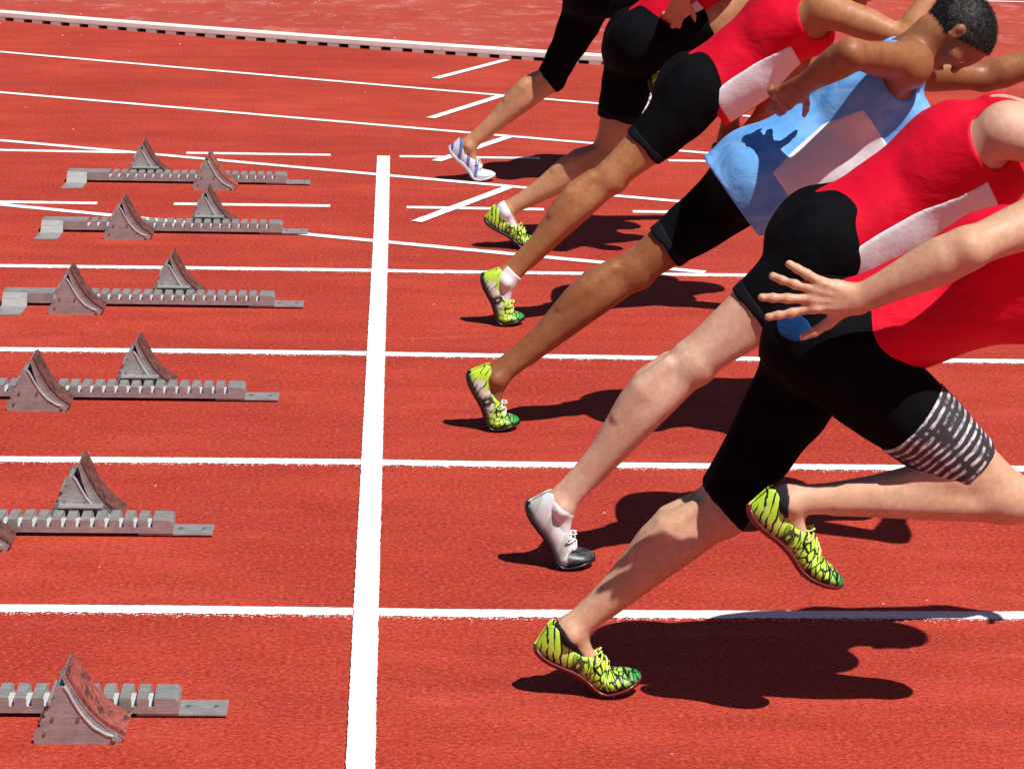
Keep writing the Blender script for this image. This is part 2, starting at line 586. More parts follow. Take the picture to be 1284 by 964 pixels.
strip('start_line', [(0, -8), (0, -1.2)], 0.058, 0.006, 0.3)
strip('start_line', [(0.001, -1.197), (0.0, 0.0), (0.0, 1.22), (0.0, 2.448), (0.002, 4.243), (0.0, 6.063)], 0.060, 0.006, 0.005, 0.0009, 1.3)
strip('far_lane_line', [(3.4, 12.68), (9, 12.5)], 0.05, 0.004, 0.05)


# crumbs of white paint kicked along the near edges of the lane lines
def paint_crumbs():
    v, f = [], []
    for i in range(2200):
        ln = random.choice([0, 0, 0, 0, 1, 1, 1, 2, 2, 3])
        x = random.uniform(-1.2, 2.2)
        y = float(np.interp(x, [q[0] for q in lanes[ln]], [q[1] for q in lanes[ln]])) - 0.026 - abs(random.gauss(0.004, 0.008))
        s = random.uniform(0.0008, 0.0018)
        b = len(v)
        v += [(x - s * 1.6, y, 0.0005), (x, y - s, 0.0005), (x + s * 1.6, y, 0.0005), (x, y + s, 0.0005), (x, y, 0.0005 + s * 0.8)]
        f += [(b, b + 1, b + 4), (b + 1, b + 2, b + 4), (b + 2, b + 3, b + 4), (b + 3, b, b + 4)]
    o = link_mesh('paint_crumbs', v, f, M['paint'])
    o['kind'] = 'stuff'
    o['label'] = 'scattered crumbs of white paint along the lane lines'
    o['category'] = 'paint crumbs'
    v, f = [], []
    for i in range(170):
        x, y = random.uniform(-2.6, 4), random.uniform(-0.9, 12)
        if random.random() < 0.5:
            y = random.uniform(9.5, 12.4)
        s = random.uniform(0.0012, 0.0034)
        if y > 9.5:
            s *= 1.6
        b = len(v)
        v += [(x - s * 1.5, y, 0), (x, y - s, 0), (x + s * 1.5, y, 0), (x, y + s, 0), (x + s * 0.3, y, s)]
        f += [(b, b + 1, b + 4), (b + 1, b + 2, b + 4), (b + 2, b + 3, b + 4), (b + 3, b, b + 4)]
    o = link_mesh('pale_grit', v, f, mat_flat('pale grit', (0.72, 0.62, 0.52), 0.9))
    o['kind'] = 'stuff'
    o['label'] = 'pale grit scattered over the red track surface'
    o['category'] = 'grit'


paint_crumbs()


# ------------------------------------------------------------------ the kerb
def build_kerb():
    cx = [(-2.462, 10.667), (-1.159, 10.083), (0.067, 9.568), (0.726, 9.33), (1.263, 9.149)]
    path = polyq(cx, -5.2, 1.262, 200)
    root = empty('track_kerb', (-1.0, 10.0, 0), 'raised white inner kerb with drain slots, curving along the far edge of the track', 'kerb')
    inv = Vector((1.0, -10.0, 0))
    # arc-length samples
    P = [Vector((x, y, 0)) for x, y in path]
    S = [0.0]
    for a, b in zip(P[:-1], P[1:]):
        S.append(S[-1] + (b - a).length)

    def at(s):
        x = float(np.interp(s, S, [q.x for q in P])); y = float(np.interp(s, S, [q.y for q in P]))
        x2 = float(np.interp(s + 0.02, S, [q.x for q in P])); y2 = float(np.interp(s + 0.02, S, [q.y for q in P]))
        if s + 0.02 > S[-1]:
            x2, y2 = x, y
            x = float(np.interp(s - 0.02, S, [q.x for q in P])); y = float(np.interp(s - 0.02, S, [q.y for q in P]))
            t = Vector((x2 - x, y2 - y, 0)).normalized()
            return Vector((x2, y2, 0)), t
        return Vector((x, y, 0)), Vector((x2 - x, y2 - y, 0)).normalized()

    # rounded cap profile (across, height); near face at 0
    prof = [(0.0, 0.022), (0.0, 0.050), (0.008, 0.060), (0.024, 0.064), (0.04, 0.060), (0.048, 0.050), (0.048, 0.022)]
    total = S[-1]
    seg = 1.0
    n = 0
    s1 = total
    while s1 > 0.02:
        s0 = max(0.0, s1 - seg)
        v, f = [], []
        K = 8
        for i in range(K + 1):
            c, t = at(s0 + 0.0025 + (s1 - s0 - 0.005) * i / K)
            nrm = Vector((-t.y, t.x, 0))
            for a, h in prof:
                q = c + nrm * a + inv
                v.append((q.x, q.y, h))
        m = len(prof)
        for i in range(K):
            for j in range(m):
                f.append((i * m + j, (i + 1) * m + j, (i + 1) * m + (j + 1) % m, i * m + (j + 1) % m))
        f += [tuple(range(m)), tuple(K * m + j for j in reversed(range(m)))]
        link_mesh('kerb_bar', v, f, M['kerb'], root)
        s1 = s0
    # feet between the drain slots
    s = total - 0.02
    while s > 0.1:
        c, t = at(s - 0.033)
        nrm = Vector((-t.y, t.x, 0))
        v = []
        for z in (0.0, 0.0225):
            for a, b in ((-0.036, 0.001), (0.036, 0.001), (0.036, 0.047), (-0.036, 0.047)):
                q = c + t * a + nrm * b + inv
                v.append((q.x, q.y, z))
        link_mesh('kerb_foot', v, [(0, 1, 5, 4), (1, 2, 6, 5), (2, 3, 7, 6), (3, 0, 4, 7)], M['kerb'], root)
        s -= 0.137
    # near-black sheet standing in for the shade inside the slots
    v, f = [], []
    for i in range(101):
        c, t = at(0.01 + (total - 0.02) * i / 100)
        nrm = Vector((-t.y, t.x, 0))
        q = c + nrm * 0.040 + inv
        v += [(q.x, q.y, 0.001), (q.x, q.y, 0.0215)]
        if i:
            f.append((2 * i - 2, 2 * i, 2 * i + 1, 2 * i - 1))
    link_mesh('slot_shade_sheet', v, f, M['dark'], root)


build_kerb()

# ------------------------------------------------------------------ starting blocks
PITCH = 0.0372
TRI = [(0.0, 0.010), (0.004, 0.0), (0.178, 0.0), (0.179, 0.012), (0.168, 0.0155), (0.151, 0.021), (0.127, 0.036), (0.112, 0.052),
       (0.098, 0.071), (0.085, 0.094), (0.074, 0.117), (0.066, 0.128), (0.055, 0.130), (0.048, 0.124),
       (0.044, 0.108), (0.048, 0.101), (0.039, 0.097), (0.034, 0.087), (0.038, 0.080), (0.029, 0.076), (0.024, 0.066), (0.028, 0.059),
       (0.019, 0.055), (0.014, 0.045), (0.018, 0.038), (0.008, 0.034)]
SLOPE = [(0.188, 0.012), (0.170, 0.022), (0.151, 0.034), (0.133, 0.049), (0.116, 0.067), (0.101, 0.087), (0.087, 0.108), (0.074, 0.130), (0.063, 0.150)]


def rot_about(pts, piv, deg):
    c, s = math.cos(math.radians(deg)), math.sin(math.radians(deg))
    return [(piv[0] + (x - piv[0]) * c - (z - piv[1]) * s, piv[1] + (x - piv[0]) * s + (z - piv[1]) * c) for x, z in pts]


def pedal(root, x0, y0, tilt, far):
    """foot pedal of a block, near plate at y0"""
    ped = empty('foot_pedal', (x0, y0, 0))
    ped.parent = root
    W = 0.118 if tilt < 2.5 else 0.104
    for yy in (0.0, W - 0.012):
        tri = MB()
        tri.prism(TRI, yy, yy + 0.0025)
        tri.build('side_plate', M['steel'], ped)
    # rolled flange along the slope, coloured pale to imitate its sunlit edge
    fl = MB()
    sl = [TRI[i] for i in range(4, 12)]
    out = []
    for i, (x, z) in enumerate(sl):
        a = sl[max(0, i - 1)]; b = sl[min(len(sl) - 1, i + 1)]
        L = math.hypot(b[0] - a[0], b[1] - a[1])
        nx, nz = (b[1] - a[1]) / L, -(b[0] - a[0]) / L
        out.append((x + nx * 0.0035, z + nz * 0.0035))
    fl.prism(sl + out[::-1], -0.0030, 0.0024)
    fl.build('plate_flange', M['bright'], ped)
    # base web tying both plates together
    MB().box(0.015, 0.165, 0.003, W - 0.013, 0.004, 0.007).build('base_web', M['steel'], ped)
    MB().box(0.052, 0.062, 0.003, W - 0.013, 0.085, 0.122).build('cross_web', M['steel'], ped)
    # curved backing plate and rubber pad
    piv = (0.185, 0.012)
    s2 = rot_about(SLOPE, piv, -tilt)
    off = []
    for d in (0.0, 0.0035, 0.012):
        row = []
        for i, (x, z) in enumerate(s2):
            a = s2[max(0, i - 1)]; b = s2[min(len(s2) - 1, i + 1)]
            L = math.hypot(b[0] - a[0], b[1] - a[1])
            row.append((x + (b[1] - a[1]) / L * d, z - (b[0] - a[0]) / L * d))
        off.append(row)
    MB().prism(off[0] + off[1][::-1], 0.003, W).build('backing_plate', M['steel'], ped)
    inner = []
    for i, (x, z) in enumerate(s2):
        a = s2[max(0, i - 1)]; b = s2[min(len(s2) - 1, i + 1)]
        L = math.hypot(b[0] - a[0], b[1] - a[1])
        k = 0.004 + 0.016 * math.sin(math.pi * min(1.0, (i + 1.5) / 9))
        inner.append((x - (b[1] - a[1]) / L * k, z + (b[0] - a[0]) / L * k))
    for yy in (0.004, W - 0.003):
        MB().prism(off[0] + inner[::-1], yy, yy + 0.0024).build('pad_flange', M['steel'], ped)
    r = [(x, z) for x, z in off[2]]
    b1 = [(x, z) for x, z in off[1]]
    pd = MB()
    n = len(b1)
    ys = np.linspace(0.004, W - 0.002, 12)
    v, f = [], []
    rr = random.Random(int((x0 + 5) * 1000))
    for layer in (b1, r):
        for i, (x, z) in enumerate(layer):
            for y in ys:
                j = rr.uniform(-0.0012, 0.0012) if layer is r else 0
                v.append((x + j, y, z + j))
    m = len(ys)
    base = n * m
    for i in range(n - 1):
        for k in range(m - 1):
            f.append((base + i * m + k, base + i * m + k + 1, base + (i + 1) * m + k + 1, base + (i + 1) * m + k))
            f.append((i * m + k, (i + 1) * m + k, (i + 1) * m + k + 1, i * m + k + 1))
    for i in range(n - 1):
        f.append((i * m, base + i * m, base + (i + 1) * m, (i + 1) * m))
        f.append((i * m + m - 1, (i + 1) * m + m - 1, base + (i + 1) * m + m - 1, base + i * m + m - 1))
    for k in range(m - 1):
        f.append((k, k + 1, base + k + 1, base + k))
        e = (n - 1) * m
        f.append((e + k, base + e + k, base + e + k + 1, e + k + 1))
    link_mesh('rubber_pad', v, f, M['pad'] if tilt < 2.5 else M['pad_worn_shaded'], ped)
    if far:
        MB().prism([(0.03, 0.052), (0.145, 0.052), (0.145, 0.0555), (0.03, 0.0555)], -0.034, 0.001).build('rail_ledge', M['steel'], ped)
    for (bx, bz) in ((0.043, 0.059), (0.096, 0.058), (0.026, 0.026), (0.168, 0.008)):
        MB().cyl((bx, 0.0, bz), (0, -1, 0), 0.0042, 0.004, 8).build('bolt', M['bolt'], ped)
    MB().cyl((0.036, -0.006, 0.092), (0, 1, 0), 0.004, W + 0.004, 8).build('adjusting_pin', M['steel'], ped)
    MB().cyl((0.170, -0.006, 0.014), (0, 1, 0), 0.006, W + 0.006, 8).build('hinge_pin', M['steel'], ped)


def starting_block(yn, xr, xe, npx, fpx, tn, tf, foot, label, yaw=0.0):
    """rail from xr to xe, near face at yn"""
    root = empty('starting_block', (xe, yn, 0), label, 'starting block', 'starting blocks set behind the start line')
    W, H, T = 0.084, 0.046, 0.0028
    L = xe - xr
    rail = MB()
    ZS = (0.011, 0.026, H - T, H)

    def seg(xa, xb, tooth):
        for ya, yb in ((0, T), (W - T, W)):
            rail.box(xa, xb, ya, yb, ZS[0], ZS[1])
            if tooth:
                rail.box(xa, xb, ya, yb, ZS[1], ZS[2])
                rail.box(xa, xb, ya, yb, ZS[2], ZS[3])
        if tooth:
            rail.box(xa, xb, T, W - T, ZS[2], ZS[3])

    x = -0.052
    # solid nose with rounded top corner
    seg(x, -0.013, True)
    nz = [(-0.013, 0.011), (0.0, 0.011), (0.0, 0.034), (-0.003, 0.041), (-0.008, 0.0448), (-0.013, H), (-0.013, H - T), (-0.013, 0.026)]
    rail.prism(nz, 0, T)
    rail.prism(nz, W - T, W)
    rail.prism([(-0.013, H - T), (-0.013, H), (-0.008, 0.0448), (-0.003, 0.041), (0.0, 0.034), (0.0, 0.011), (-0.003, 0.011), (-0.003, 0.034), (-0.006, 0.0385), (-0.009, 0.0415)], T, W - T)
    tail = -L + 0.16
    while x - PITCH > tail:
        seg(x - 0.0115, x, False)
        seg(x - 0.0137, x - 0.0115, False)
        for ya, yb in ((0, T), (W - T, W)):
            rail.box(x - 0.0137, x - 0.0115, ya, yb, 0.026, H - T)
        x -= PITCH
        seg(x, x + 0.0235, True)
    seg(x - 0.0137, x, False)
    seg(-L, x - 0.0137, True)
    o = rail.build('slotted_rail', M['steel'], root)
    bm = bmesh.new(); bm.from_mesh(o.data)
    bmesh.ops.remove_doubles(bm, verts=bm.verts, dist=0.0001)
    bmesh.ops.recalc_face_normals(bm, faces=bm.faces)
    bm.to_mesh(o.data); bm.free()
    MB().box(-L + 0.01, -0.004, T + 0.0005, W - T - 0.0005, 0.0225, 0.0252).build('sunlit_web', M['bright'], root)  # added plate, pale to imitate sunlit metal seen through the slots
    tg = MB()
    tg.box(-0.09, 0.102, 0.002, W - 0.002, 0.0050, 0.0100)
    tg.build('anchor_tongue', M['steel'], root, bevel=0.0008)
    for bx in (0.018, 0.078):
        MB().cyl((bx, W * 0.5, 0.0100), (0, 0, 1), 0.0055, 0.003, 10).build('bolt', M['bolt'], root)
    if foot:
        ft = MB()
        A = -L - 0.004
        ft.prism([(0, 0), (1, 0)], 0, 1) if False else None
        v = [(A, 0.0, H + 0.001), (A + 0.085, 0.0, H + 0.001), (A + 0.085, -0.024, 0.0045), (A - 0.004, -0.024, 0.0045),
             (A + 0.080, -0.145, 0.0045), (A - 0.012, -0.145, 0.0045)]
        v += [(a, b - 0.0005, c - 0.0035) for a, b, c in v]
        f = [(0, 3, 2, 1), (3, 5, 4, 2), (6, 7, 8, 9), (9, 8, 10, 11), (0, 1, 7, 6), (5, 11, 10, 4), (0, 6, 9, 3), (3, 9, 11, 5), (1, 2, 8, 7), (2, 4, 10, 8)]
        link_mesh('rear_foot', v, f, M['steel'], root)
        MB().box(A - 0.002, A + 0.003, 0, W, 0.004, H).build('rear_cap', M['steel'], root)
    # shell ends sit on thin rubber feet
    for bx in (-L + 0.1, -L * 0.5, -0.12):
        MB().box(bx, bx + 0.05, 0.004, W - 0.004, 0.0, 0.0105 if bx < -0.2 else 0.0045).build('rubber_foot', M['black'], root)
    pedal(root, npx - xe, -0.020 - (0.118 if tn < 2.5 else 0.104), tn, False)
    if fpx is not None:
        pedal(root, fpx - xe, W + 0.026, tf, True)
    root.rotation_euler.z = yaw
    return root


starting_block(5.335, -1.369, -0.42, -0.821, -1.13, 1, 3, True, 'starting block farthest from the viewer, its near pedal ahead of its far one', 0.0)
starting_block(4.293, -1.341, -0.393, -1.09, -0.775, 5, 4, True, 'second farthest starting block, between a broken white line and the nearer lanes')
starting_block(3.052, -1.31, -0.365, -1.143, -0.812, 4, 4, True, 'third starting block from the far end, flat rear foot just at the photo edge')
starting_block(1.835, -1.34, -0.397, -1.109, -0.814, 6, 4, False, 'starting block cut off at its tail, both pedals in view, third nearest')
starting_block(0.541, -1.45, -0.507, -1.098, -0.841, 4, 7, False, 'second nearest starting block, one far pedal showing and set farthest from the start line')
starting_block(-0.66, -1.34, -0.392, -0.684, -1.02, 1, 3, False, 'nearest starting block, big red padded pedal at lower left corner')

# ------------------------------------------------------------------ implicit body surfaces
YAX = np.array([0.0, 1.0, 0.0])


def nrm(v):
    v = np.asarray(v, float)
    return v / np.linalg.norm(v)


class Field:
    """a distance grid; shapes are blended into it and its zero surface becomes one mesh"""

    def __init__(s, lo, hi, h):
        s.lo = np.asarray(lo, float); s.h = h
        s.n = np.ceil((np.asarray(hi) - s.lo) / h).astype(int) + 1
        s.a = np.full(tuple(s.n), 0.5, np.float32)

    def window(s, lo, hi):
        i0 = np.maximum(0, np.floor((lo - s.lo) / s.h).astype(int))
        i1 = np.minimum(s.n, np.ceil((hi - s.lo) / s.h).astype(int) + 1)
        if np.any(i1 <= i0):
            return None, None
        ax = [(s.lo[k] + s.h * np.arange(i0[k], i1[k])).astype(np.float32) for k in range(3)]
        X = np.stack(np.meshgrid(*ax, indexing='ij'), -1)
        return tuple(slice(i0[k], i1[k]) for k in range(3)), X

    def full(s):
        ax = [(s.lo[k] + s.h * np.arange(s.n[k])).astype(np.float32) for k in range(3)]
        return np.stack(np.meshgrid(*ax, indexing='ij'), -1)

    def add(s, shape, k=0.02, off=0.0, wrinkle=None, cut=None):
        lo, hi = shape.box()
        pad = k + off + 0.012
        sl, X = s.window(lo - pad, hi + pad)
        if sl is None:
            return s
        d = shape(X) - off
        if wrinkle is not None:
            d = d - wrinkle(X)
        if cut is not None:
            d = np.maximum(d, cut(X))
        a = s.a[sl]
        hh = np.maximum(k - np.abs(a - d), 0) / max(k, 1e-6)
        s.a[sl] = np.minimum(a, d) - hh * hh * k * 0.25
        return s

    def sub(s, shape, k=0.01, off=0.0):
        lo, hi = shape.box()
        pad = k + off + 0.012
        sl, X = s.window(lo - pad, hi + pad)
        if sl is None:
            return s
        d = -(shape(X) - off)
        a = s.a[sl]
        hh = np.maximum(k - np.abs(a - d), 0) / max(k, 1e-6)
        s.a[sl] = np.maximum(a, d) + hh * hh * k * 0.25
        return s

    def keep(s, fn):
        s.a = np.maximum(s.a, fn(s.full()))
        return s

    def mesh(s, smooth=2):
        a = s.a
        neg = a < 0
        c = np.zeros(tuple(s.n - 1), np.uint8)
        for i in (0, 1):
            for j in (0, 1):
                for k in (0, 1):
                    c += neg[i:s.n[0] - 1 + i, j:s.n[1] - 1 + j, k:s.n[2] - 1 + k]
        cells = np.argwhere((c > 0) & (c < 8))
        idx = np.full(tuple(s.n - 1), -1, np.int32)
        idx[tuple(cells.T)] = np.arange(len(cells))
        corners = [(i, j, k) for i in (0, 1) for j in (0, 1) for k in (0, 1)]
        val = {q: a[cells[:, 0] + q[0], cells[:, 1] + q[1], cells[:, 2] + q[2]].astype(float) for q in corners}
        P = np.zeros((len(cells), 3)); N = np.zeros(len(cells))
        for q in corners:
            for ax in range(3):
                if q[ax]:
                    continue
                r = list(q); r[ax] = 1; r = tuple(r)
                va, vb = val[q], val[r]
                cr = (va < 0) != (vb < 0)
                t = np.where(cr, va / np.where(cr, va - vb, 1), 0)
                pt = np.tile(np.array(q, float), (len(cells), 1))
                pt[:, ax] = t
                P[cr] += pt[cr]; N[cr] += 1
        V = s.lo + (cells + P / N[:, None]) * s.h
        quads = []
        for ax in range(3):
            o1, o2 = [(1, 2), (2, 0), (0, 1)][ax]
            s0 = [slice(None)] * 3; s1 = [slice(None)] * 3
            s0[ax] = slice(0, -1); s1[ax] = slice(1, None)
            A, B = neg[tuple(s0)], neg[tuple(s1)]
            E = np.argwhere(A != B)
            ok = (E[:, o1] > 0) & (E[:, o2] > 0) & (E[:, o1] < s.n[o1] - 1) & (E[:, o2] < s.n[o2] - 1)
            E = E[ok]
            flip = A[tuple(E.T)]
            q = []
            for d1, d2 in ((-1, -1), (0, -1), (0, 0), (-1, 0)):
                e = E.copy(); e[:, o1] += d1; e[:, o2] += d2
                q.append(idx[tuple(e.T)])
            q = np.stack(q, 1)
            q[~flip] = q[~flip][:, ::-1]
            quads.append(q)
        Q = np.concatenate(quads)
        Q = Q[(Q >= 0).all(1)]
        for it in range(smooth):
            S = np.zeros_like(V); W = np.zeros(len(V))
            for i in range(4):
                p, r = Q[:, i], Q[:, (i + 1) % 4]
                for k in range(3):
                    S[:, k] += np.bincount(p, V[r, k], len(V)) + np.bincount(r, V[p, k], len(V))
                W += np.bincount(p, minlength=len(V)) + np.bincount(r, minlength=len(V))
            V = V + (S / np.maximum(W, 1)[:, None] - V) * 0.55
        return V, Q


class Limb:
    """tapering limb with separate side, front and back radii along its length"""

    def __init__(s, p0, p1, st, lat=YAX, cap=None, front=None):
        s.p0 = np.asarray(p0, float); s.p1 = np.asarray(p1, float)
        d = s.p1 - s.p0
        s.L = np.linalg.norm(d); s.ax = d / s.L
        if front is None:
            front = np.cross(s.ax, lat)
        f = front - s.ax * np.dot(front, s.ax)
        s.f = nrm(f); s.s = np.cross(s.ax, s.f)
        st = np.array([(q if len(q) == 4 else (q[0], q[1], q[2], q[2])) for q in st], float)
        tt = np.linspace(0, 1, 49)
        s.tt = tt
        r = []
        for k in (1, 2, 3):
            y = np.interp(tt, st[:, 0], st[:, k])
            for _ in range(3):
                y[1:-1] = 0.25 * y[:-2] + 0.5 * y[1:-1] + 0.25 * y[2:]
            r.append(y)
        s.rl, s.rf, s.rb = r
        s.mx = max(st[:, 1].max(), st[:, 2].max(), st[:, 3].max())
        s.cap = cap

    def box(s):
        return np.minimum(s.p0, s.p1) - s.mx, np.maximum(s.p0, s.p1) + s.mx

    def param(s, X):
        return ((X - s.p0.astype(np.float32)) @ s.ax.astype(np.float32)) / s.L

    def __call__(s, X):
        D = X - s.p0.astype(np.float32)
        t = (D @ s.ax.astype(np.float32)) / s.L
        u = D @ s.s.astype(np.float32); v = D @ s.f.astype(np.float32)
        tc = np.clip(t, 0, 1)
        o = (t - tc) * s.L
        ii = tc * 48; i0 = np.minimum(ii.astype(np.int32), 47); fr = (ii - i0).astype(np.float32)
        def lk(tab):
            tab = tab.astype(np.float32)
            return tab[i0] * (1 - fr) + tab[i0 + 1] * fr
        rl = lk(s.rl); rv = np.where(v > 0, lk(s.rf), lk(s.rb))
        rc = np.minimum(rl, rv) if s.cap is None else s.cap
        q = np.sqrt((u / rl) ** 2 + (v / rv) ** 2 + (o / rc) ** 2) + 1e-6
        g = np.sqrt((u / rl ** 2) ** 2 + (v / rv ** 2) ** 2 + (o / rc ** 2) ** 2) + 1e-6
        return (q * (q - 1) / g).astype(np.float32)


class Blob:
    def __init__(s, c, r, axes=None):
        s.c = np.asarray(c, float); s.r = np.asarray(r, float)
        s.A = np.eye(3) if axes is None else np.asarray(axes, float)

    def box(s):
        m = s.r.max()
        return s.c - m, s.c + m

    def __call__(s, X):
        D = (X - s.c.astype(np.float32)) @ s.A.T.astype(np.float32)
        q = np.sqrt(((D / s.r.astype(np.float32)) ** 2).sum(-1)) + 1e-6
        g = np.sqrt(((D / (s.r ** 2).astype(np.float32)) ** 2).sum(-1)) + 1e-6
        return (q * (q - 1) / g).astype(np.float32)


def folds(seed, amp, freq=38, direction=(0, 0, 1), n=5):
    r = np.random.default_rng(seed)
    d = nrm(direction)
    W = []
    for i in range(n):
        k = nrm(d + r.normal(0, 0.45, 3)) * freq * r.uniform(0.5, 1.5)
        W.append((k, r.uniform(0, 6.28), r.uniform(0.5, 1)))
    k2 = r.normal(0, 7, 3)

    def fn(X):
        o = np.zeros(X.shape[:-1], np.float32)
        wp = np.sin(X @ k2.astype(np.float32)) * 1.6
        for k, ph, a in W:
            o += a * np.sin(X @ k.astype(np.float32) + ph + wp)
        m = np.sin(X @ (k2 * 1.7).astype(np.float32) + 1.0) * 0.5 + 0.5
        return o * amp / n * 1.6 * (0.35 + 0.65 * m)
    return fn


THIGH = [(0, .088, .084, .092), (.18, .088, .094, .094), (.4, .079, .088, .080), (.62, .067, .074, .066), (.8, .060, .063, .058), (.92, .056, .057, .055), (1, .055, .055, .053)]
CALF = [(0, .055, .054, .052), (.1, .054, .049, .060), (.24, .061, .047, .080), (.36, .060, .043, .083), (.5, .051, .038, .066), (.66, .039, .033, .048), (.82, .031, .030, .037), (.93, .030, .030, .035), (1, .032, .031, .034)]
UARM = [(0, .054, .056, .054), (.25, .050, .055, .056), (.5, .048, .055, .054), (.75, .042, .044, .044), (1, .040, .038, .038)]
FARM = [(0, .042, .041, .040), (.2, .049, .046, .045), (.45, .044, .039, .039), (.75, .034, .029, .029), (1, .030, .023, .023)]


def foot_frame(heel, ball, side):
    u = nrm(ball - heel)
    v = side - u * np.dot(side, u)
    v = nrm(v)
    n = np.cross(u, v)
    return u, v, n


def shoe_deform(V, flex):
    """bend the toes of a straight shoe (local x forward, z up) up by flex radians about the ball"""
    V = V.copy()
    xb, ramp = 0.186, 0.045
    t = np.clip((V[:, 0] - (xb - ramp / 2)) / ramp, 0, 1)
    out = V.copy()
    n = 16
    x = V[:, 0]; z = V[:, 2]
    # integrate the centre line so that the length is kept
    xs = np.linspace(0, 0.4, 401)
    th = np.clip((xs - (xb - ramp / 2)) / ramp, 0, 1) * flex
    cx = np.concatenate([[0], np.cumsum(np.cos(th[:-1]) * np.diff(xs))])
    cz = np.concatenate([[0], np.cumsum(np.sin(th[:-1]) * np.diff(xs))])
    X = np.clip(x, 0, 0.4)
    a = np.interp(X, xs, th); px = np.interp(X, xs, cx) + (x - X); pz = np.interp(X, xs, cz)
    out[:, 0] = px - np.sin(a) * z
    out[:, 2] = pz + np.cos(a) * z
    return out


SX = [0.0, .004, .014, .03, .05, .075, .10, .12, .135, .15, .165, .18, .195, .21, .225, .24, .255, .267, .276, .281]
SW = [.010, .019, .027, .0315, .033, .0325, .0325, .034, .0355, .037, .039, .0415, .044, .0455, .0455, .0435, .039, .031, .020, .007]
SZ = [.020, .014, .009, .006, .006, .009, .013, .014, .013, .011, .008, .006, .005, .005, .006, .008, .011, .014, .017, .020]
SR = [.072, .084, .084, .078, .066, .058, .060, .068, .076, .073, .068, .063, .058, .053, .049, .045, .041, .037, .033, .027]
SP = [.60, .60, .60, .60, .61, .63, .66, .71, .79, 1, 1, 1, 1, 1, 1, 1, 1, 1, 1, 1]


def ring_at(x):
    w_ = float(np.interp(x, SX, SW)); z0 = float(np.interp(x, SX, SZ)); c = float(np.interp(x, SX, SR)); p = float(np.interp(x, SX, SP))
    return w_, z0, c, p


def shoe_pt(x, phi_frac, out=0.0):
    """phi_frac in [-1,1] : 0 = sole centre, +-1 = rim or instep line"""
    w_, z0, c, p = ring_at(x)
    ph = phi_frac * p * math.pi
    h = (c - z0) * 2 / (1 - math.cos(p * math.pi))
    sn = math.sin(abs(ph)) if abs(ph) < math.pi else 0.0
    y = (w_ + out) * math.copysign(max(sn, 0.0) ** 0.62, ph)
    if abs(ph) > math.pi / 2:
        # taper towards the instep or the rim
        k = (abs(ph) - math.pi / 2) / (math.pi / 2)
        y *= 1 - 0.25 * k
    z = z0 + (h + 2 * out) * (1 - math.cos(ph)) / 2 - out
    return (x, y, z)


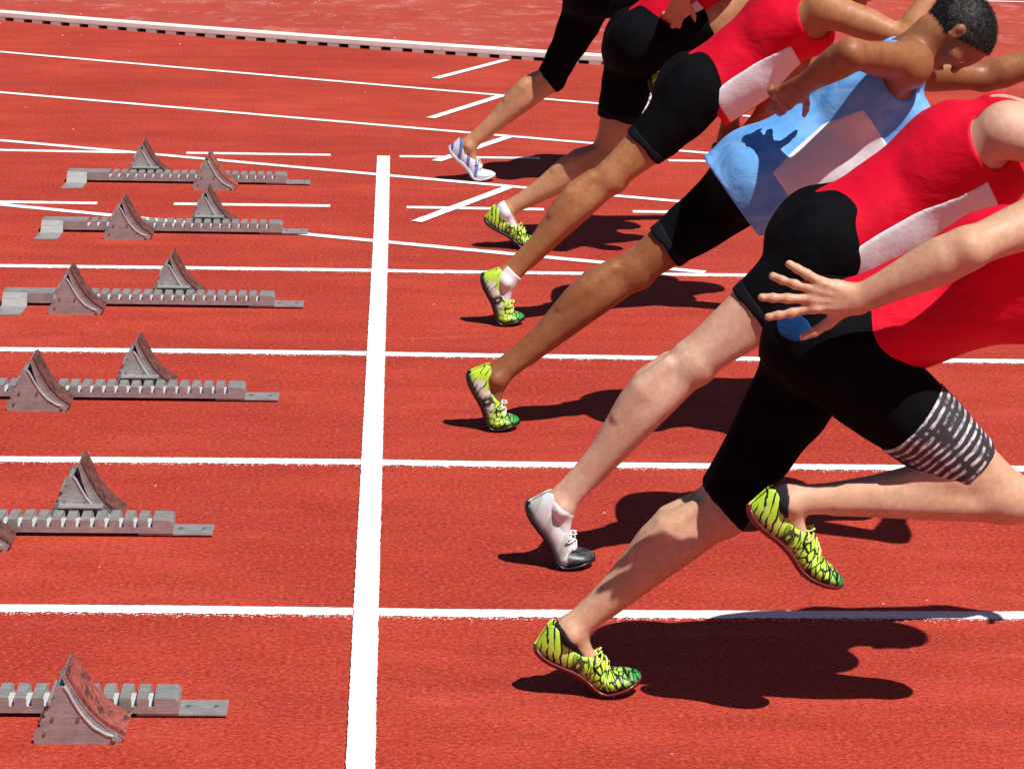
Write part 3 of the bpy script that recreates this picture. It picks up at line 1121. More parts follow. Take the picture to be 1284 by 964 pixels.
def make_shoe(parent, heel, ball, toe, side, mat, sole, lace, spike=True):
    """parts of a spiked sprint shoe placed so that its ball rests at the point ball"""
    u, v, n = foot_frame(heel, ball, side)
    d = nrm(toe - ball)
    cosang = float(np.clip(np.dot(u, d), -1, 1))
    flex = math.acos(cosang)
    R = np.stack([u, v, n], 1)
    org = ball - u * 0.186 - n * 0.0

    def place(verts):
        V = shoe_deform(np.asarray(verts, float), flex)
        return V @ R.T + org

    xs = np.unique(np.concatenate([np.linspace(0, .281, 44), [.002, .007]]))
    K = 32
    v_, f_, rest = [], [], []
    for x in xs:
        for k in range(K + 1):
            q = shoe_pt(x, -1 + 2 * k / K)
            v_.append(q)
    rest = list(v_)
    m = K + 1
    for i in range(len(xs) - 1):
        for k in range(K):
            f_.append((i * m + k, i * m + k + 1, (i + 1) * m + k + 1, (i + 1) * m + k))
    f_.append(tuple(range(m)))
    # padded collar: a band folded to the inside of the rim
    base = len(v_)
    ids = [i for i, x in enumerate(xs) if x <= 0.141]
    for side_s, kk in ((1, K), (-1, 0)):
        for i in ids:
            x = xs[i]
            q = shoe_pt(x, side_s)
            v_.append((q[0], q[1] - side_s * 0.0045, q[2] + 0.002)); v_.append((q[0] + 0.002, q[1] - side_s * 0.008, q[2] - 0.018))
            rest += v_[-2:]
    c = len(ids)
    for sidx, kk in ((0, K), (1, 0)):
        b = base + sidx * 2 * c
        for j in range(c - 1):
            i = ids[j]; i2 = ids[j + 1]
            f_.append((i * m + kk, i2 * m + kk, b + 2 * (j + 1), b + 2 * j))
            f_.append((b + 2 * j, b + 2 * (j + 1), b + 2 * (j + 1) + 1, b + 2 * j + 1))
    up = np_like(place(v_))
    sh = link_mesh('shoe', up, f_, mat, parent, True, rest)
    md = sh.modifiers.new('sub', 'SUBSURF'); md.levels = 1; md.render_levels = 1
    # sole plate
    v_, f_ = [], []
    xs2 = np.linspace(-0.001, .283, 46)
    for x in xs2:
        for k in range(9):
            fr = -1 + 2 * k / 8
            w_, z0, cc, p = ring_at(min(max(x, 0), .281))
            ww = (w_ * (1.02 if x > .15 else .93)) + 0.0005
            v_.append((x, ww * fr, z0 - 0.002 + 0.010 * fr ** 4))
            v_.append((x, ww * fr * 1.03, z0 - 0.0065 + 0.009 * fr ** 6))
    for i in range(len(xs2) - 1):
        for k in range(8):
            a = i * 18 + 2 * k
            f_.append((a, a + 18, a + 20, a + 2)); f_.append((a + 1, a + 3, a + 21, a + 19))
        a = i * 18
        f_.append((a, a + 1, a + 19, a + 18)); f_.append((a + 16, a + 34, a + 35, a + 17))
    for i in (0, len(xs2) - 1):
        for k in range(8):
            a = i * 18 + 2 * k
            f_.append((a, a + 2, a + 3, a + 1))
    link_mesh('sole', np_like(place(v_)), f_, sole, sh, True)
    # crossed laces
    for i in range(6):
        x = 0.128 + i * 0.0125
        mb = MB()
        pts = []
        for j in range(9):
            t = -1 + 2 * j / 8
            fr = 0.72 + (1 - abs(t)) * 0.28
            q = shoe_pt(x + 0.005 * t * (1 if i % 2 else -1), math.copysign(min(fr, 0.995), t if t else 1), 0.0035)
            if abs(t) < 0.01:
                q = (q[0], 0.0, q[2] + 0.001)
            pts.append(q)
        mb.tube(pts, 0.0022, 6)
        link_mesh('lace', np_like(place(mb.v)), mb.f, lace, sh, True)
    for sgn in (-1, 1):
        mb = MB()
        c0 = Vector((0.128, 0, 0.082))
        mb.tube([c0 + Vector((0.004 * math.sin(t * 6.28), sgn * (0.002 + 0.013 * math.sin(t * 3.14)), -0.006 * t + 0.007 * math.sin(t * 6.28))) for t in np.linspace(0, 1, 10)], 0.0019, 6)
        link_mesh('lace_loop', np_like(place(mb.v)), mb.f, lace, sh, True)
    if spike:
        for sx, sy in ((.185, .028), (.185, -.028), (.212, .032), (.212, -.032), (.243, .024), (.243, -.024), (.228, 0.0)):
            mb = MB().cyl((sx, sy, float(np.interp(sx, SX, SZ)) - 0.0045), (0, 0, -1), 0.0035, 0.0065, 8, 0.0012)
            link_mesh('spike', np_like(place(mb.v)), mb.f, M['spike'], sh, True)
    ankle = org + R @ np.array([0.052, 0, 0.088])
    return dict(u=u, v=v, n=n, org=org, R=R, ankle=ankle, d=d, flex=flex)


def np_like(a):
    return np.asarray(a, float)


tips = []


def hand_shapes(wr, d, n, thumb_sign, spread, curl, scale=1.0):
    """list of limbs making palm, four jointed fingers and a thumb; n = palm side, thumb side = thumb_sign * (d x n)"""
    d = nrm(d); n = nrm(n - d * np.dot(n, d))
    t = np.cross(d, n) * thumb_sign
    out = []
    tips.clear()
    P = lambda a, b, c: wr + (d * a + t * b + n * c) * scale
    # palm: four metacarpal columns and a bridge
    cols = [(0.028, .087, .0), (0.010, .092, .0), (-0.009, .087, .0), (-0.026, .079, .0)]
    for b, a, c in cols:
        out.append((Limb(P(0.012, b * 0.55, 0), P(a, b, 0), [(0, .014, .013), (.6, .013, .012), (1, .0115, .0105)], lat=t), 0.012))
    out.append((Limb(P(0.0, 0, 0), P(0.045, 0, 0.002), [(0, .027, .017), (1, .033, .014)], front=n), 0.015))
    out.append((Blob(P(0.035, 0.026, 0.010), np.array([.026, .016, .014]) * scale, [d, t, n]), 0.012))
    lens = [(.044, .026, .021), (.049, .030, .022), (.045, .028, .021), (.035, .021, .019)]
    for i, ((b, a, c), L) in enumerate(zip(cols, lens)):
        ang = spread * (1.5 - i) / 1.5
        cu = curl * (0.75 + 0.25 * i)
        cu = cu * (1.0, 0.55, 1.5, 0.9)[i] + (0.0, 0.03, 0.10, 0.02)[i]
        base = P(a, b, 0)
        out.append((Blob(base - n * .006, (.0115, .0105, .0095), [d, t, n]), 0.006))
        out.append((Limb(P(.022, b * .45, -.013), P(a - .006, b, -.0115), [(0, .0032, .0032), (1, .0034, .0034)]), 0.006))
        th = cu * 0.55
        p = base
        r = [.0108, .0100, .0092, .0080]
        for j, l in enumerate(L):
            dirv = (d * math.cos(ang) + t * math.sin(ang)) * math.cos(th) + n * math.sin(th)
            q = p + dirv * l * scale
            out.append((Limb(p, q, [(0, r[j] * scale, r[j] * scale), (.5, r[j] * .93 * scale, r[j] * .93 * scale), (1, r[j + 1] * scale, r[j + 1] * scale)], lat=t), 0.004))
            out.append((Blob(q - n * .0015, (r[j + 1] * 1.05,) * 3), 0.004))
            if j == 2:
                tips.append((q, dirv, r[3]))
            p = q
            th += cu * (0.9, 0.7, 0.3)[j]
    # thumb from the side of the palm near its base
    p = P(0.022, 0.024, 0.006)
    for j, (l, r0, r1, aa, nn) in enumerate(((.044, .0135, .0115, .75, .35), (.032, .0112, .0100, .95, .25), (.027, .0100, .0078, 1.15, .15))):
        dirv = nrm(d * aa + t * (1.25 - aa * 0.45) * (0.7 + spread) + n * nn * (0.5 + curl))
        q = p + dirv * l * scale
        out.append((Limb(p, q, [(0, r0 * scale, r0 * scale), (1, r1 * scale, r1 * scale)], lat=n), 0.006))
        p = q
    return out


def build_person(J):
    """J holds world positions of one crouched, driving sprinter"""
    h = J['h']
    A = {k: np.array(v, float) for k, v in J.items() if isinstance(v, (list, tuple)) and len(v) == 3 and k != 'skin'}
    st = J['st']            # +1: the pushing leg is the far one
    yc = J['yc']
    root = empty('person', (float(A['ball'][0]), yc, 0.0), J['label'], 'person', 'sprinters leaving the start line')
    K = Matrix.Translation(-Vector(root.location))
    before = set(bpy.data.objects)
    lean = math.radians(J['lean'])
    up = np.array([math.cos(lean), 0, math.sin(lean)])       # along the spine
    fr = np.array([math.sin(lean), 0, -math.cos(lean)])      # chest direction
    pel = A['pel']
    hipP = pel + np.array([0, .085 * st, -.02]); hipS = pel + np.array([0, -.085 * st, -.02])
    # feet first: the shoes decide where the ankles are
    sideP = np.array([0.03, 1.0, 0.0]); sideS = np.array([0.03, 1.0, 0.0])
    fP = make_shoe(root, A['heel'], A['ball'], A['toe'], sideP, J['shoe'], J['sole'], J['lace'])
    fS = make_shoe(root, A['swheel'], A['swball'], A['swtoe'], sideS, J['shoe'], J['sole'], J['lace'])
    kneeP, kneeS = A['knee'], A['swknee']
    # body field
    pts = [fP['org'], fS['org'], fP['ankle'], fS['ankle'], kneeP, kneeS, pel, A['ball'], A['toe'], A['swtoe'], A['swball'],
           A['nsh'], A['ne'], A['nw'], A['fsh'], A['fe'], A['fw'], A['head'], A['nw'] + nrm(A['nhd']) * .2, A['fw'] + nrm(A['fhd']) * .2]
    pts = np.array(pts)
    F = Field(pts.min(0) - 0.15, pts.max(0) + 0.15, h)
    body = []          # (shape, k)
    legs = {}
    for nm, hip, kn, ft in (('P', hipP, kneeP, fP), ('S', hipS, kneeS, fS)):
        an = ft['ankle']
        th = Limb(hip, kn, THIGH); ca = Limb(kn, an, CALF)
        legs[nm] = (th, ca)
        body += [(th, .035), (ca, .02)]
        f1, f2 = th.f, ca.f
        kf = nrm(f1 + f2)
        body.append((Blob(kn + kf * 0.030, (.026, .028, .026)), .035))                                # kneecap
        body.append((Limb(kn + (an - kn) * .05 + f2 * .040, kn + (an - kn) * .8 + f2 * .024, [(0, .012, .012), (1, .008, .009)]), .012))   # shin ridge
        s_ = ca.s
        body.append((Limb(kn + (an - kn) * .08 - f2 * .050 + s_ * .027, kn + (an - kn) * .45 - f2 * .052 + s_ * .024, [(0, .020, .016), (.5, .033, .034), (1, .014, .014)]), .016))
        body.append((Limb(kn + (an - kn) * .08 - f2 * .049 - s_ * .030, kn + (an - kn) * .39 - f2 * .051 - s_ * .029, [(0, .018, .016), (.5, .030, .032), (1, .012, .012)]), .016))
        body.append((Limb(kn + (an - kn) * .15 + f2 * .022 - s_ * .034, kn + (an - kn) * .75 + f2 * .010 - s_ * .022, [(0, .014, .018), (.4, .020, .021), (1, .010, .010)]), .010))
        heelin = ft['org'] + ft['R'] @ np.array([0.028, 0, 0.046])
        body.append((Limb(kn + (an - kn) * .66 - f2 * .030, heelin, [(0, .016, .012), (.6, .009, .011), (1, .012, .012)]), .012))          # Achilles
        for sg in (-1, 1):
            body.append((Blob(an + ft['v'] * sg * .031 - ft['n'] * .004, (.014, .012, .016)), .014))    # ankle bones
        o, R = ft['org'], ft['R']
        L = lambda x, y, z: o + R @ np.array([x, y, z])
        body.append((Limb(an, L(.036, 0, .034), [(0, .030, .032), (1, .022, .022)]), .02))
        body.append((Limb(an, L(.150, 0, .036), [(0, .029, .030), (.5, .025, .022), (1, .026, .018)]), .015))
        body.append((Limb(L(.038, 0, .032), L(.17, 0, .028), [(0, .020, .018), (1, .029, .016)]), .015))
        tb = L(.186, 0, .026)
        body.append((Limb(tb, tb + ft['d'] * .062, [(0, .031, .013), (1, .018, .008)]), .012))
        for sg in (-1, 1):
            body.append((Limb(hip + (kn - hip) * .62 - f1 * .044 + th.s * sg * .026, kn + (an - kn) * .08 - f2 * .040 + s_ * sg * .034, [(0, .014, .014), (.6, .008, .009), (1, .009, .009)]), .012))
        # thigh muscles
        body.append((Limb(hip + (kn - hip) * .35 + f1 * .042 + th.s * .030, kn - (kn - hip) * .10 + f1 * .026 + th.s * .030, [(0, .026, .028), (.6, .025, .024), (1, .012, .012)]), .02))
        body.append((Limb(hip + (kn - hip) * .30 + f1 * .045 - th.s * .025, kn - (kn - hip) * .16 + f1 * .030 - th.s * .022, [(0, .028, .030), (.6, .024, .024), (1, .012, .012)]), .02))
        body.append((Limb(hip + (kn - hip) * .10 - f1 * .050, kn - f1 * .030, [(0, .040, .040), (.5, .030, .030), (1, .014, .014)]), .02))
        body.append((Blob(hip - nrm(fr) * .048 + up * .005 + (hip - pel) * .05, (.073, .074, .076)), .05))        # glutes
    waist = pel + up * .17 - fr * .004; chest = pel + up * .37 - fr * .022; neckb = pel + up * .535 - fr * .030
    T1 = Limb(pel - up * .05, waist, [(0, .150, .085, .100), (.4, .158, .098, .100), (1, .135, .090, .085)], front=fr)
    T2 = Limb(waist, chest, [(0, .135, .090, .085), (.5, .152, .106, .098), (1, .168, .118, .108)], front=fr)
    T3 = Limb(chest, neckb - up * .03, [(0, .168, .118, .108), (.5, .160, .100, .095), (1, .095, .062, .072)], front=fr)
    torso = [(T1, .03), (T2, .04), (T3, .04)]
    body += torso
    for sg in (-1, 1):
        er = (Limb(waist - fr * .055 + YAX * sg * .035, chest + up * .05 - fr * .076 + YAX * sg * .040, [(0, .030, .026), (1, .038, .028)]), .03)
        body.append(er); torso.append(er)
    nsh, fsh = A['nsh'], A['fsh']
    for sh, el, wr, sg, hd, key in ((nsh, A['ne'], A['nw'], -1, A['nhd'], 'n'), (fsh, A['fe'], A['fw'], 1, A['fhd'], 'f')):
        inner = neckb + YAX * sg * .05 - up * .02
        tr = Limb(inner, sh, [(0, .060, .055), (.5, .062, .055), (1, .058, .054)], front=fr)
        lat = Limb(chest + YAX * sg * .10 - up * .06, sh - up * .03, [(0, .075, .07), (1, .052, .05)], front=fr)
        pec = Blob(chest + YAX * sg * .080 + up * .045 + fr * .075, (.085, .080, .070))
        shl = [(tr, .04), (lat, .04), (pec, .04)]
        body += shl
        torso += [(lat, .04), (pec, .04), (Limb(inner, inner + (sh - inner) * .55, [(0, .060, .055), (1, .056, .052)], front=fr), .04)]
        body.append((Blob(sh + (el - sh) * .06, (.062, .060, .062)), .03))
        e1 = el
        arm = nrm(wr - el)
        bend = nrm(el - sh)
        flat = arm - bend * np.dot(arm, bend)
        fA = nrm(flat) if np.linalg.norm(flat) > .1 else fr
        body.append((Limb(sh, e1, UARM, front=fA), .025))
        body.append((Limb(sh + (e1 - sh) * .28 + fA * .018, sh + (e1 - sh) * .80 + fA * .014, [(0, .022, .022), (.5, .034, .032), (1, .018, .018)]), .016))
        body.append((Limb(sh + (e1 - sh) * .10 - fA * .018, sh + (e1 - sh) * .72 - fA * .016, [(0, .026, .026), (.5, .034, .030), (1, .018, .018)]), .016))
        pn = A[key + 'pn']
        thm = nrm(np.cross(nrm(wr - el), pn))
        body.append((Limb(e1, wr, FARM, front=nrm(pn)), .02))
        body.append((Limb(e1 + (wr - e1) * .02 + thm * .020, e1 + (wr - e1) * .5 + thm * .012, [(0, .020, .020), (.5, .028, .027), (1, .014, .014)]), .014))
        body.append((Blob(e1 - nrm(nrm(wr - e1) + nrm(sh - e1) + 1e-3) * .022, (.018, .018, .018)), .02))
        sp, cu = J.get(key + 'spread', .12), J.get(key + 'curl', .45)
        for shp, k in hand_shapes(wr, hd, pn, J.get(key + 'th', 1.0), sp, cu):
            body.append((shp, k))
        if J.get('nails') and key == 'n':
            for q, dv, rad in tips:
                dn = nrm(-(pn - dv * np.dot(pn, dv)))
                c = q + dn * (rad * .80) - dv * .003
                nf = Field(c - .012, c + .012, .0012).add(Blob(c, (.0068, .0052, .0024), [dv, np.cross(dn, dv), dn]), .001)
                Vn, Qn = nf.mesh(1); np_mesh('fingernail', Vn, Qn, M['nail'], root)
    # neck and head
    hc = A['head']; hu = nrm(A['hup']); hf = nrm(A['hfw'] - hu * np.dot(A['hfw'], hu)); hs = np.cross(hu, hf)
    HP = lambda a, b, c: hc + hf * a + hs * b + hu * c
    AX = [hf, hs, hu]
    body.append((Limb(neckb - up * .04, HP(-.02, 0, -.06), [(0, .070, .065), (.4, .058, .058), (1, .055, .055)]), .035))
    head = [(Blob(HP(-.012, 0, .025), (.098, .076, .092), AX), .02),
            (Blob(HP(.030, 0, .030), (.062, .066, .066), AX), .02),
            (Limb(HP(-.01, 0, -.045), HP(.052, 0, -.082), [(0, .058, .045), (1, .026, .020)], front=hu), .03),
            (Limb(HP(.035, 0, -.020), HP(.045, 0, -.070), [(0, .048, .042), (1, .034, .030)], front=hf), .02),
            (Blob(HP(.078, 0, .022), (.016, .050, .012), AX), .014),
            (Limb(HP(.084, 0, .012), HP(.098, 0, -.020), [(0, .008, .009), (1, .014, .011)], front=hf), .010),
            (Limb(HP(.084, -.016, -.055), HP(.084, .016, -.055), [(0, .006, .007), (1, .006, .007)], front=hf), .006),
            (Limb(HP(.081, -.014, -.065), HP(.081, .014, -.065), [(0, .007, .008), (1, .007, .008)], front=hf), .006),
            (Blob(HP(.072, 0, -.092), (.018, .020, .014), AX), .014)]
    for sg in (-1, 1):
        head.append((Blob(HP(.052, sg * .042, -.020), (.024, .022, .020), AX), .026))
        head.append((Blob(HP(.0745, sg * .031, .011), (.013, .017, .008), AX), .005))
        head.append((Blob(HP(-.008, sg * .080, -.005), (.016, .008, .030), AX), .008))
        head.append((Blob(HP(-.018, sg * .082, .006), (.014, .012, .018), AX), .006))
    body += head
    for shp, k in body:
        F.add(shp, k)
    for sg in (-1, 1):
        F.sub(Blob(HP(.092, sg * .032, .000), (.014, .015, .008), AX), .008)
        F.sub(Blob(HP(-.004, sg * .090, -.003), (.007, .005, .014), AX), .004)
    F.sub(Limb(HP(.096, -.018, -.060), HP(.096, .018, -.060), [(0, .003, .008), (1, .003, .008)], front=hf), .003)
    V, Q = F.mesh(2)
    np_mesh('body', V, Q, J['skin'], root)
    del F
    # eyes and hair
    for sg in (-1, 1):
        c = HP(.0700, sg * .031, .001)
        e = Field(c - .02, c + .02, .0018).add(Blob(c, (.0125, .0125, .0125)), .001)
        V, Q = e.mesh(1); np_mesh('eye', V, Q, M['eye'], root)
        c = HP(.0802, sg * .031, .000)
        e = Field(c - .01, c + .01, .0009).add(Blob(c, (.003, .0055, .0055), AX), .001)
        V, Q = e.mesh(1); np_mesh('iris', V, Q, M['iris'], root)
    hr = Field(hc - .17, hc + .17, .0035)
    wob = folds(3, .006, 210, (1, 1, 0), 9)
    hr.add(Blob(HP(-.012, 0, .025), (.098, .076, .092), AX), .01, .007, wob)
    hr.add(Blob(HP(.020, 0, .036), (.062, .064, .064), AX), .02, .006, wob)
    hr.keep(lambda X: -(((X - HP(.072, 0, .075)) @ nrm(hu * .62 - hf * .78)).astype(np.float32)))
    hr.keep(lambda X: -(((X - HP(-.03, 0, -.040)) @ nrm(hu * .95 - hf * .3)).astype(np.float32)))
    V, Q = hr.mesh(1)
    a_, b_ = V[Q[:, 2]] - V[Q[:, 0]], V[Q[:, 3]] - V[Q[:, 1]]
    fn = np.cross(a_, b_); fn /= np.linalg.norm(fn, axis=1)[:, None] + 1e-9
    fc = V[Q].mean(1)
    if np.mean(((fc - hc) * fn).sum(1)) < 0:
        fn = -fn
    rr = np.random.default_rng(5)
    hm = np_mesh('hair', V, Q, M['hair'], root)
    ncurl = 9000
    pick = rr.integers(0, len(fc), ncurl)
    base_ = fc[pick] + rr.normal(0, .0012, (ncurl, 3))
    dirn = fn[pick] + rr.normal(0, .55, (ncurl, 3)); dirn /= np.linalg.norm(dirn, axis=1)[:, None]
    sidev = np.cross(dirn, rr.normal(0, 1, (ncurl, 3))); sidev /= np.linalg.norm(sidev, axis=1)[:, None]
    ln = rr.uniform(.004, .008, ncurl)[:, None]
    p0 = base_ - sidev * .0007; p1 = base_ + sidev * .0007; p2 = base_ + dirn * ln + sidev * .0003; p3 = base_ + dirn * ln - sidev * .0003
    VV = np.stack([p0, p1, p2, p3], 1).reshape(-1, 3); QQ = np.arange(ncurl * 4).reshape(-1, 4)
    cr = np_mesh('hair_strands', VV, QQ, M['hair'], root, smooth=False); cr['kind'] = 'stuff'

    # --- clothes
    hems = J.get('hem', (.78, .62))
    lo = np.minimum.reduce([pel, kneeP, kneeS, hipP, hipS]) - .17; hi = np.maximum.reduce([pel, kneeP, kneeS, hipP, hipS]) + .17
    S = Field(lo, hi, .005)
    wr1 = folds(J['seed'], .0038, 55, up)
    for (nm, hm, hip, kn) in (('P', hems[0], hipP, kneeP), ('S', hems[1], hipS, kneeS)):
        th = legs[nm][0]
        cutf = (lambda th, hm: (lambda X: ((th.param(X) - hm) * th.L).astype(np.float32)))(th, hm)
        f1 = th.f
        ext = .006 if J['tight'] else .013
        group = [th,
                 Limb(hip + (kn - hip) * .35 + f1 * .042 + th.s * .030, kn - (kn - hip) * .10 + f1 * .026 + th.s * .030, [(0, .026, .028), (.6, .025, .024), (1, .012, .012)]),
                 Limb(hip + (kn - hip) * .30 + f1 * .045 - th.s * .025, kn - (kn - hip) * .16 + f1 * .030 - th.s * .022, [(0, .028, .030), (.6, .024, .024), (1, .012, .012)]),
                 Limb(hip + (kn - hip) * .10 - f1 * .050, kn - f1 * .030, [(0, .040, .040), (.5, .030, .030), (1, .014, .014)])]
        for sg in (-1, 1):
            ca_ = legs[nm][1]
            group.append(Limb(hip + (kn - hip) * .62 - f1 * .044 + th.s * sg * .026, kn + (ca_.p1 - kn) * .08 - ca_.f * .040 + ca_.s * sg * .034, [(0, .014, .014), (.6, .008, .009), (1, .009, .009)]))
        if hm > .9:
            group.append(Limb(kn, kn + (legs[nm][1].p1 - kn) * .25, [(0, .052, .052), (1, .053, .055)]))
            group.append(Blob(kn + nrm(f1 + legs[nm][1].f) * 0.030, (.026, .026, .022)))
            ca = legs[nm][1]
            cutf = (lambda ca, hm: (lambda X: ((ca.param(X) - (hm - 1)) * ca.L).astype(np.float32)))(ca, hm)
        for gshape in group:
            S.add(gshape, .030 if gshape is th else .018, ext, wr1, cutf)
        if nm == 'P' and hm < .9:
            HB = Field(lo, hi, .005)
            bc = (lambda th, hm: (lambda X: np.maximum((th.param(X) - hm - .004) * th.L, (hm - .055 - th.param(X)) * th.L).astype(np.float32)))(th, hm)
            for gshape in group:
                HB.add(gshape, .030 if gshape is th else .018, ext + .0022, wr1, bc)
            Vb, Qb = HB.mesh(1); np_mesh('hem_band', Vb, Qb, M['hem'], root)
        S.add(Blob(hip - nrm(fr) * .048 + up * .005 + (hip - pel) * .05, (.073, .074, .076)), .05, ext, wr1)
    topcut = lambda X: (((X - (pel + up * .10)) @ up)).astype(np.float32)
    S.add(T1, .05, .008, wr1, topcut)
    V, Q = S.mesh(1); np_mesh('shorts', V, Q, M['shorts'], root)
    if J.get('patch'):
        pc = np.array(J['patch'])
        PF = Field(pc - .09, pc + .09, .003)
        X = PF.full()
        S2 = S.a; gi = ((X - S.lo.astype(np.float32)) / S.h)
        g0 = np.clip(np.floor(gi).astype(int), 0, np.array(S2.shape) - 2); gf = gi - g0
        val = 0
        for i in (0, 1):
            for j in (0, 1):
                for kk in (0, 1):
                    wgt = (gf[..., 0] if i else 1 - gf[..., 0]) * (gf[..., 1] if j else 1 - gf[..., 1]) * (gf[..., 2] if kk else 1 - gf[..., 2])
                    val = val + wgt * S2[g0[..., 0] + i, g0[..., 1] + j, g0[..., 2] + kk]
        D = X - pc.astype(np.float32)
        PF.a = np.maximum(val - .002, (np.sqrt((D[..., 0] / 1.7) ** 2 + D[..., 2] ** 2 + (D[..., 1] / 3) ** 2) - .031)).astype(np.float32)
        Vp, Qp = PF.mesh(3)
        if len(Qp):
            np_mesh('blue_patch', Vp, Qp, M['blue_patch'], root)
    if J.get('stripe'):
        th = legs['S'][0]
        B = Field(lo, hi, .005)
        c0, c1 = J['stripe']
        cutf = lambda X: (np.maximum((th.param(X) - c1) * th.L, (c0 - th.param(X)) * th.L)).astype(np.float32)
        f1 = th.f; hip, kn = hipS, kneeS
        for gshape in (th, Limb(hip + (kn - hip) * .35 + f1 * .042 + th.s * .030, kn - (kn - hip) * .10 + f1 * .026 + th.s * .030, [(0, .026, .028), (.6, .025, .024), (1, .012, .012)]),
                       Limb(hip + (kn - hip) * .30 + f1 * .045 - th.s * .025, kn - (kn - hip) * .16 + f1 * .030 - th.s * .022, [(0, .028, .030), (.6, .024, .024), (1, .012, .012)]),
                       Limb(hip + (kn - hip) * .10 - f1 * .050, kn - f1 * .030, [(0, .040, .040), (.5, .030, .030), (1, .014, .014)])):
            B.add(gshape, .016, .010, wr1, cutf)
        V, Q = B.mesh(1)
        rest = np.stack([(V - hip) @ th.ax, (V - hip) @ th.s, (V - hip) @ th.f], 1)
        np_mesh('striped_hem', V, Q, M['stripe'], root, rest)
    # singlet
    lo = np.minimum.reduce([pel, neckb, nsh, fsh]) - .24; hi = np.maximum.reduce([pel, neckb, nsh, fsh]) + .24
    SH = Field(lo, hi, .005)
    wr2 = folds(J['seed'] + 5, .0075, 34, nrm(up * .6 + YAX * .5 + fr * .5))
    hemc = lambda X: (((pel + up * J.get('shem', .01) - X) @ up)).astype(np.float32)
    loose = J.get('loose', .045)
    for shp, k in torso:
        SH.add(shp, k, .009, wr2)
    # the loose front hangs away from the belly
    SH.add(Limb(pel + up * .0 + fr * .02 + np.array([0, 0, -.3]) * loose, chest + fr * .03 + np.array([0, 0, -.3]) * loose,
                [(0, .152, .088 + loose, .09), (.5, .158, .100 + loose, .10), (1, .155, .095, .09)], front=fr), .04, .004, wr2)
    if J.get('shem', .01) < 0:
        SH.add(Limb(pel - up * .13 - fr * .02, waist, [(0, .168, .122, .125), (.5, .170, .122, .122), (1, .150, .11, .10)], front=fr), .04, .004, wr2)
        for nm, hip in (('P', hipP), ('S', hipS)):
            SH.add(legs[nm][0], .05, .022, wr2)
            SH.add(Blob(hip - nrm(fr) * .048 + up * .005 + (hip - pel) * .05, (.073, .074, .076)), .05, .022, wr2)
    for sg, sh in ((-1, nsh), (1, fsh)):
        hole = Limb(sh - YAX * sg * .035 - up * .045 + fr * .02, sh + YAX * sg * .10 + up * .03, [(0, .062, .066), (1, .12, .12)], front=fr)
        SH.sub(hole, .012)
    SH.sub(Limb(neckb + up * .015 + fr * .02, neckb + up * .16 + fr * .10, [(0, .080, .080), (1, .12, .12)], front=fr), .012)
    SH.sub(Limb(neckb + up * .02 - fr * .01, neckb + up * .14 - fr * .02, [(0, .072, .072), (1, .10, .10)], front=fr), .012)
    SH.keep(hemc)
    V, Q = SH.mesh(1)
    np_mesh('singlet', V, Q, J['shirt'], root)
    # bib pinned to the front, wrapping towards the near side
    bb = J.get('bib')
    if bb:
        a0, a1, w0 = bb
        ang = J.get('bang', 0.25)
        bn = nrm(fr * math.cos(ang) - YAX * math.sin(ang)); bt = nrm(YAX * math.cos(ang) + fr * math.sin(ang))
        a = SH.a
        X = SH.full()
        D = X - pel.astype(np.float32)
        al = D @ up.astype(np.float32); nn = D @ bn.astype(np.float32); tt = D @ bt.astype(np.float32)
        reg = np.maximum.reduce([a0 - al, al - a1, np.abs(tt) - w0, 0.01 - nn])
        BF = Field(SH.lo, SH.lo + SH.h * 3, SH.h)
        BF.n = SH.n
        BF.a = np.maximum(a - .0030, reg).astype(np.float32)
        V, Q = BF.mesh(1); np_mesh('race_bib', V, Q, M['bib'], root)
        sc0 = J.get('side')
        if sc0:
            sreg = np.maximum.reduce([sc0[0] - al, al - sc0[1], np.abs(nn - sc0[2]) - sc0[3], -(tt * -1) + 0.02])
            BF.a = np.maximum(a - .0028, sreg).astype(np.float32)
            V, Q = BF.mesh(1); np_mesh('side_panel', V, Q, M['bib'], root)
    # socks
    if J.get('sock'):
        for ft, (th, ca) in ((fP, legs['P']), (fS, legs['S'])):
            an = ft['ankle']
            so = Field(an - .12, an + .12, .004)
            heelin = ft['org'] + ft['R'] @ np.array([0.036, 0, 0.040])
            tcut = lambda X: ((1 - J['sockh'] - ca.param(X)) * ca.L).astype(np.float32)
            so.add(ca, .01, .004, None, tcut)
            so.add(Limb(an, heelin, [(0, .030, .032), (1, .020, .020)]), .012, .003, None, tcut)
            so.add(Limb(an, ft['org'] + ft['R'] @ np.array([.140, 0, .040]), [(0, .029, .030), (.5, .025, .021), (1, .025, .017)]), .012, .003, None, tcut)
            for sg in (-1, 1):
                so.add(Blob(an + ft['v'] * sg * .031 - ft['n'] * .004, (.014, .012, .016)), .012, .003, None, tcut)
            V, Q = so.mesh(1); np_mesh('sock', V, Q, J['sock'], root)
    # everything was modelled in world space: hang it on the root
    for o in bpy.data.objects:
        if o in before or o is root or o.type != 'MESH':
            continue
        if o.parent is root:
            o.matrix_parent_inverse = K
    return root


SK_TAN = mat_skin('tan skin', (0.60, 0.320, 0.170), (0.46, 0.210, 0.100))
SK_PALE = mat_skin('pale skin', (0.74, 0.47, 0.34), (0.62, 0.34, 0.225))
SK_FAIR = mat_skin('fair tanned skin', (0.70, 0.430, 0.280), (0.57, 0.300, 0.180))
SK_GOLD = mat_skin('golden brown skin', (0.50, 0.225, 0.095), (0.36, 0.140, 0.052))
SK_BROWN = mat_skin('deep brown skin', (0.38, 0.155, 0.064), (0.25, 0.088, 0.032), 0.46)

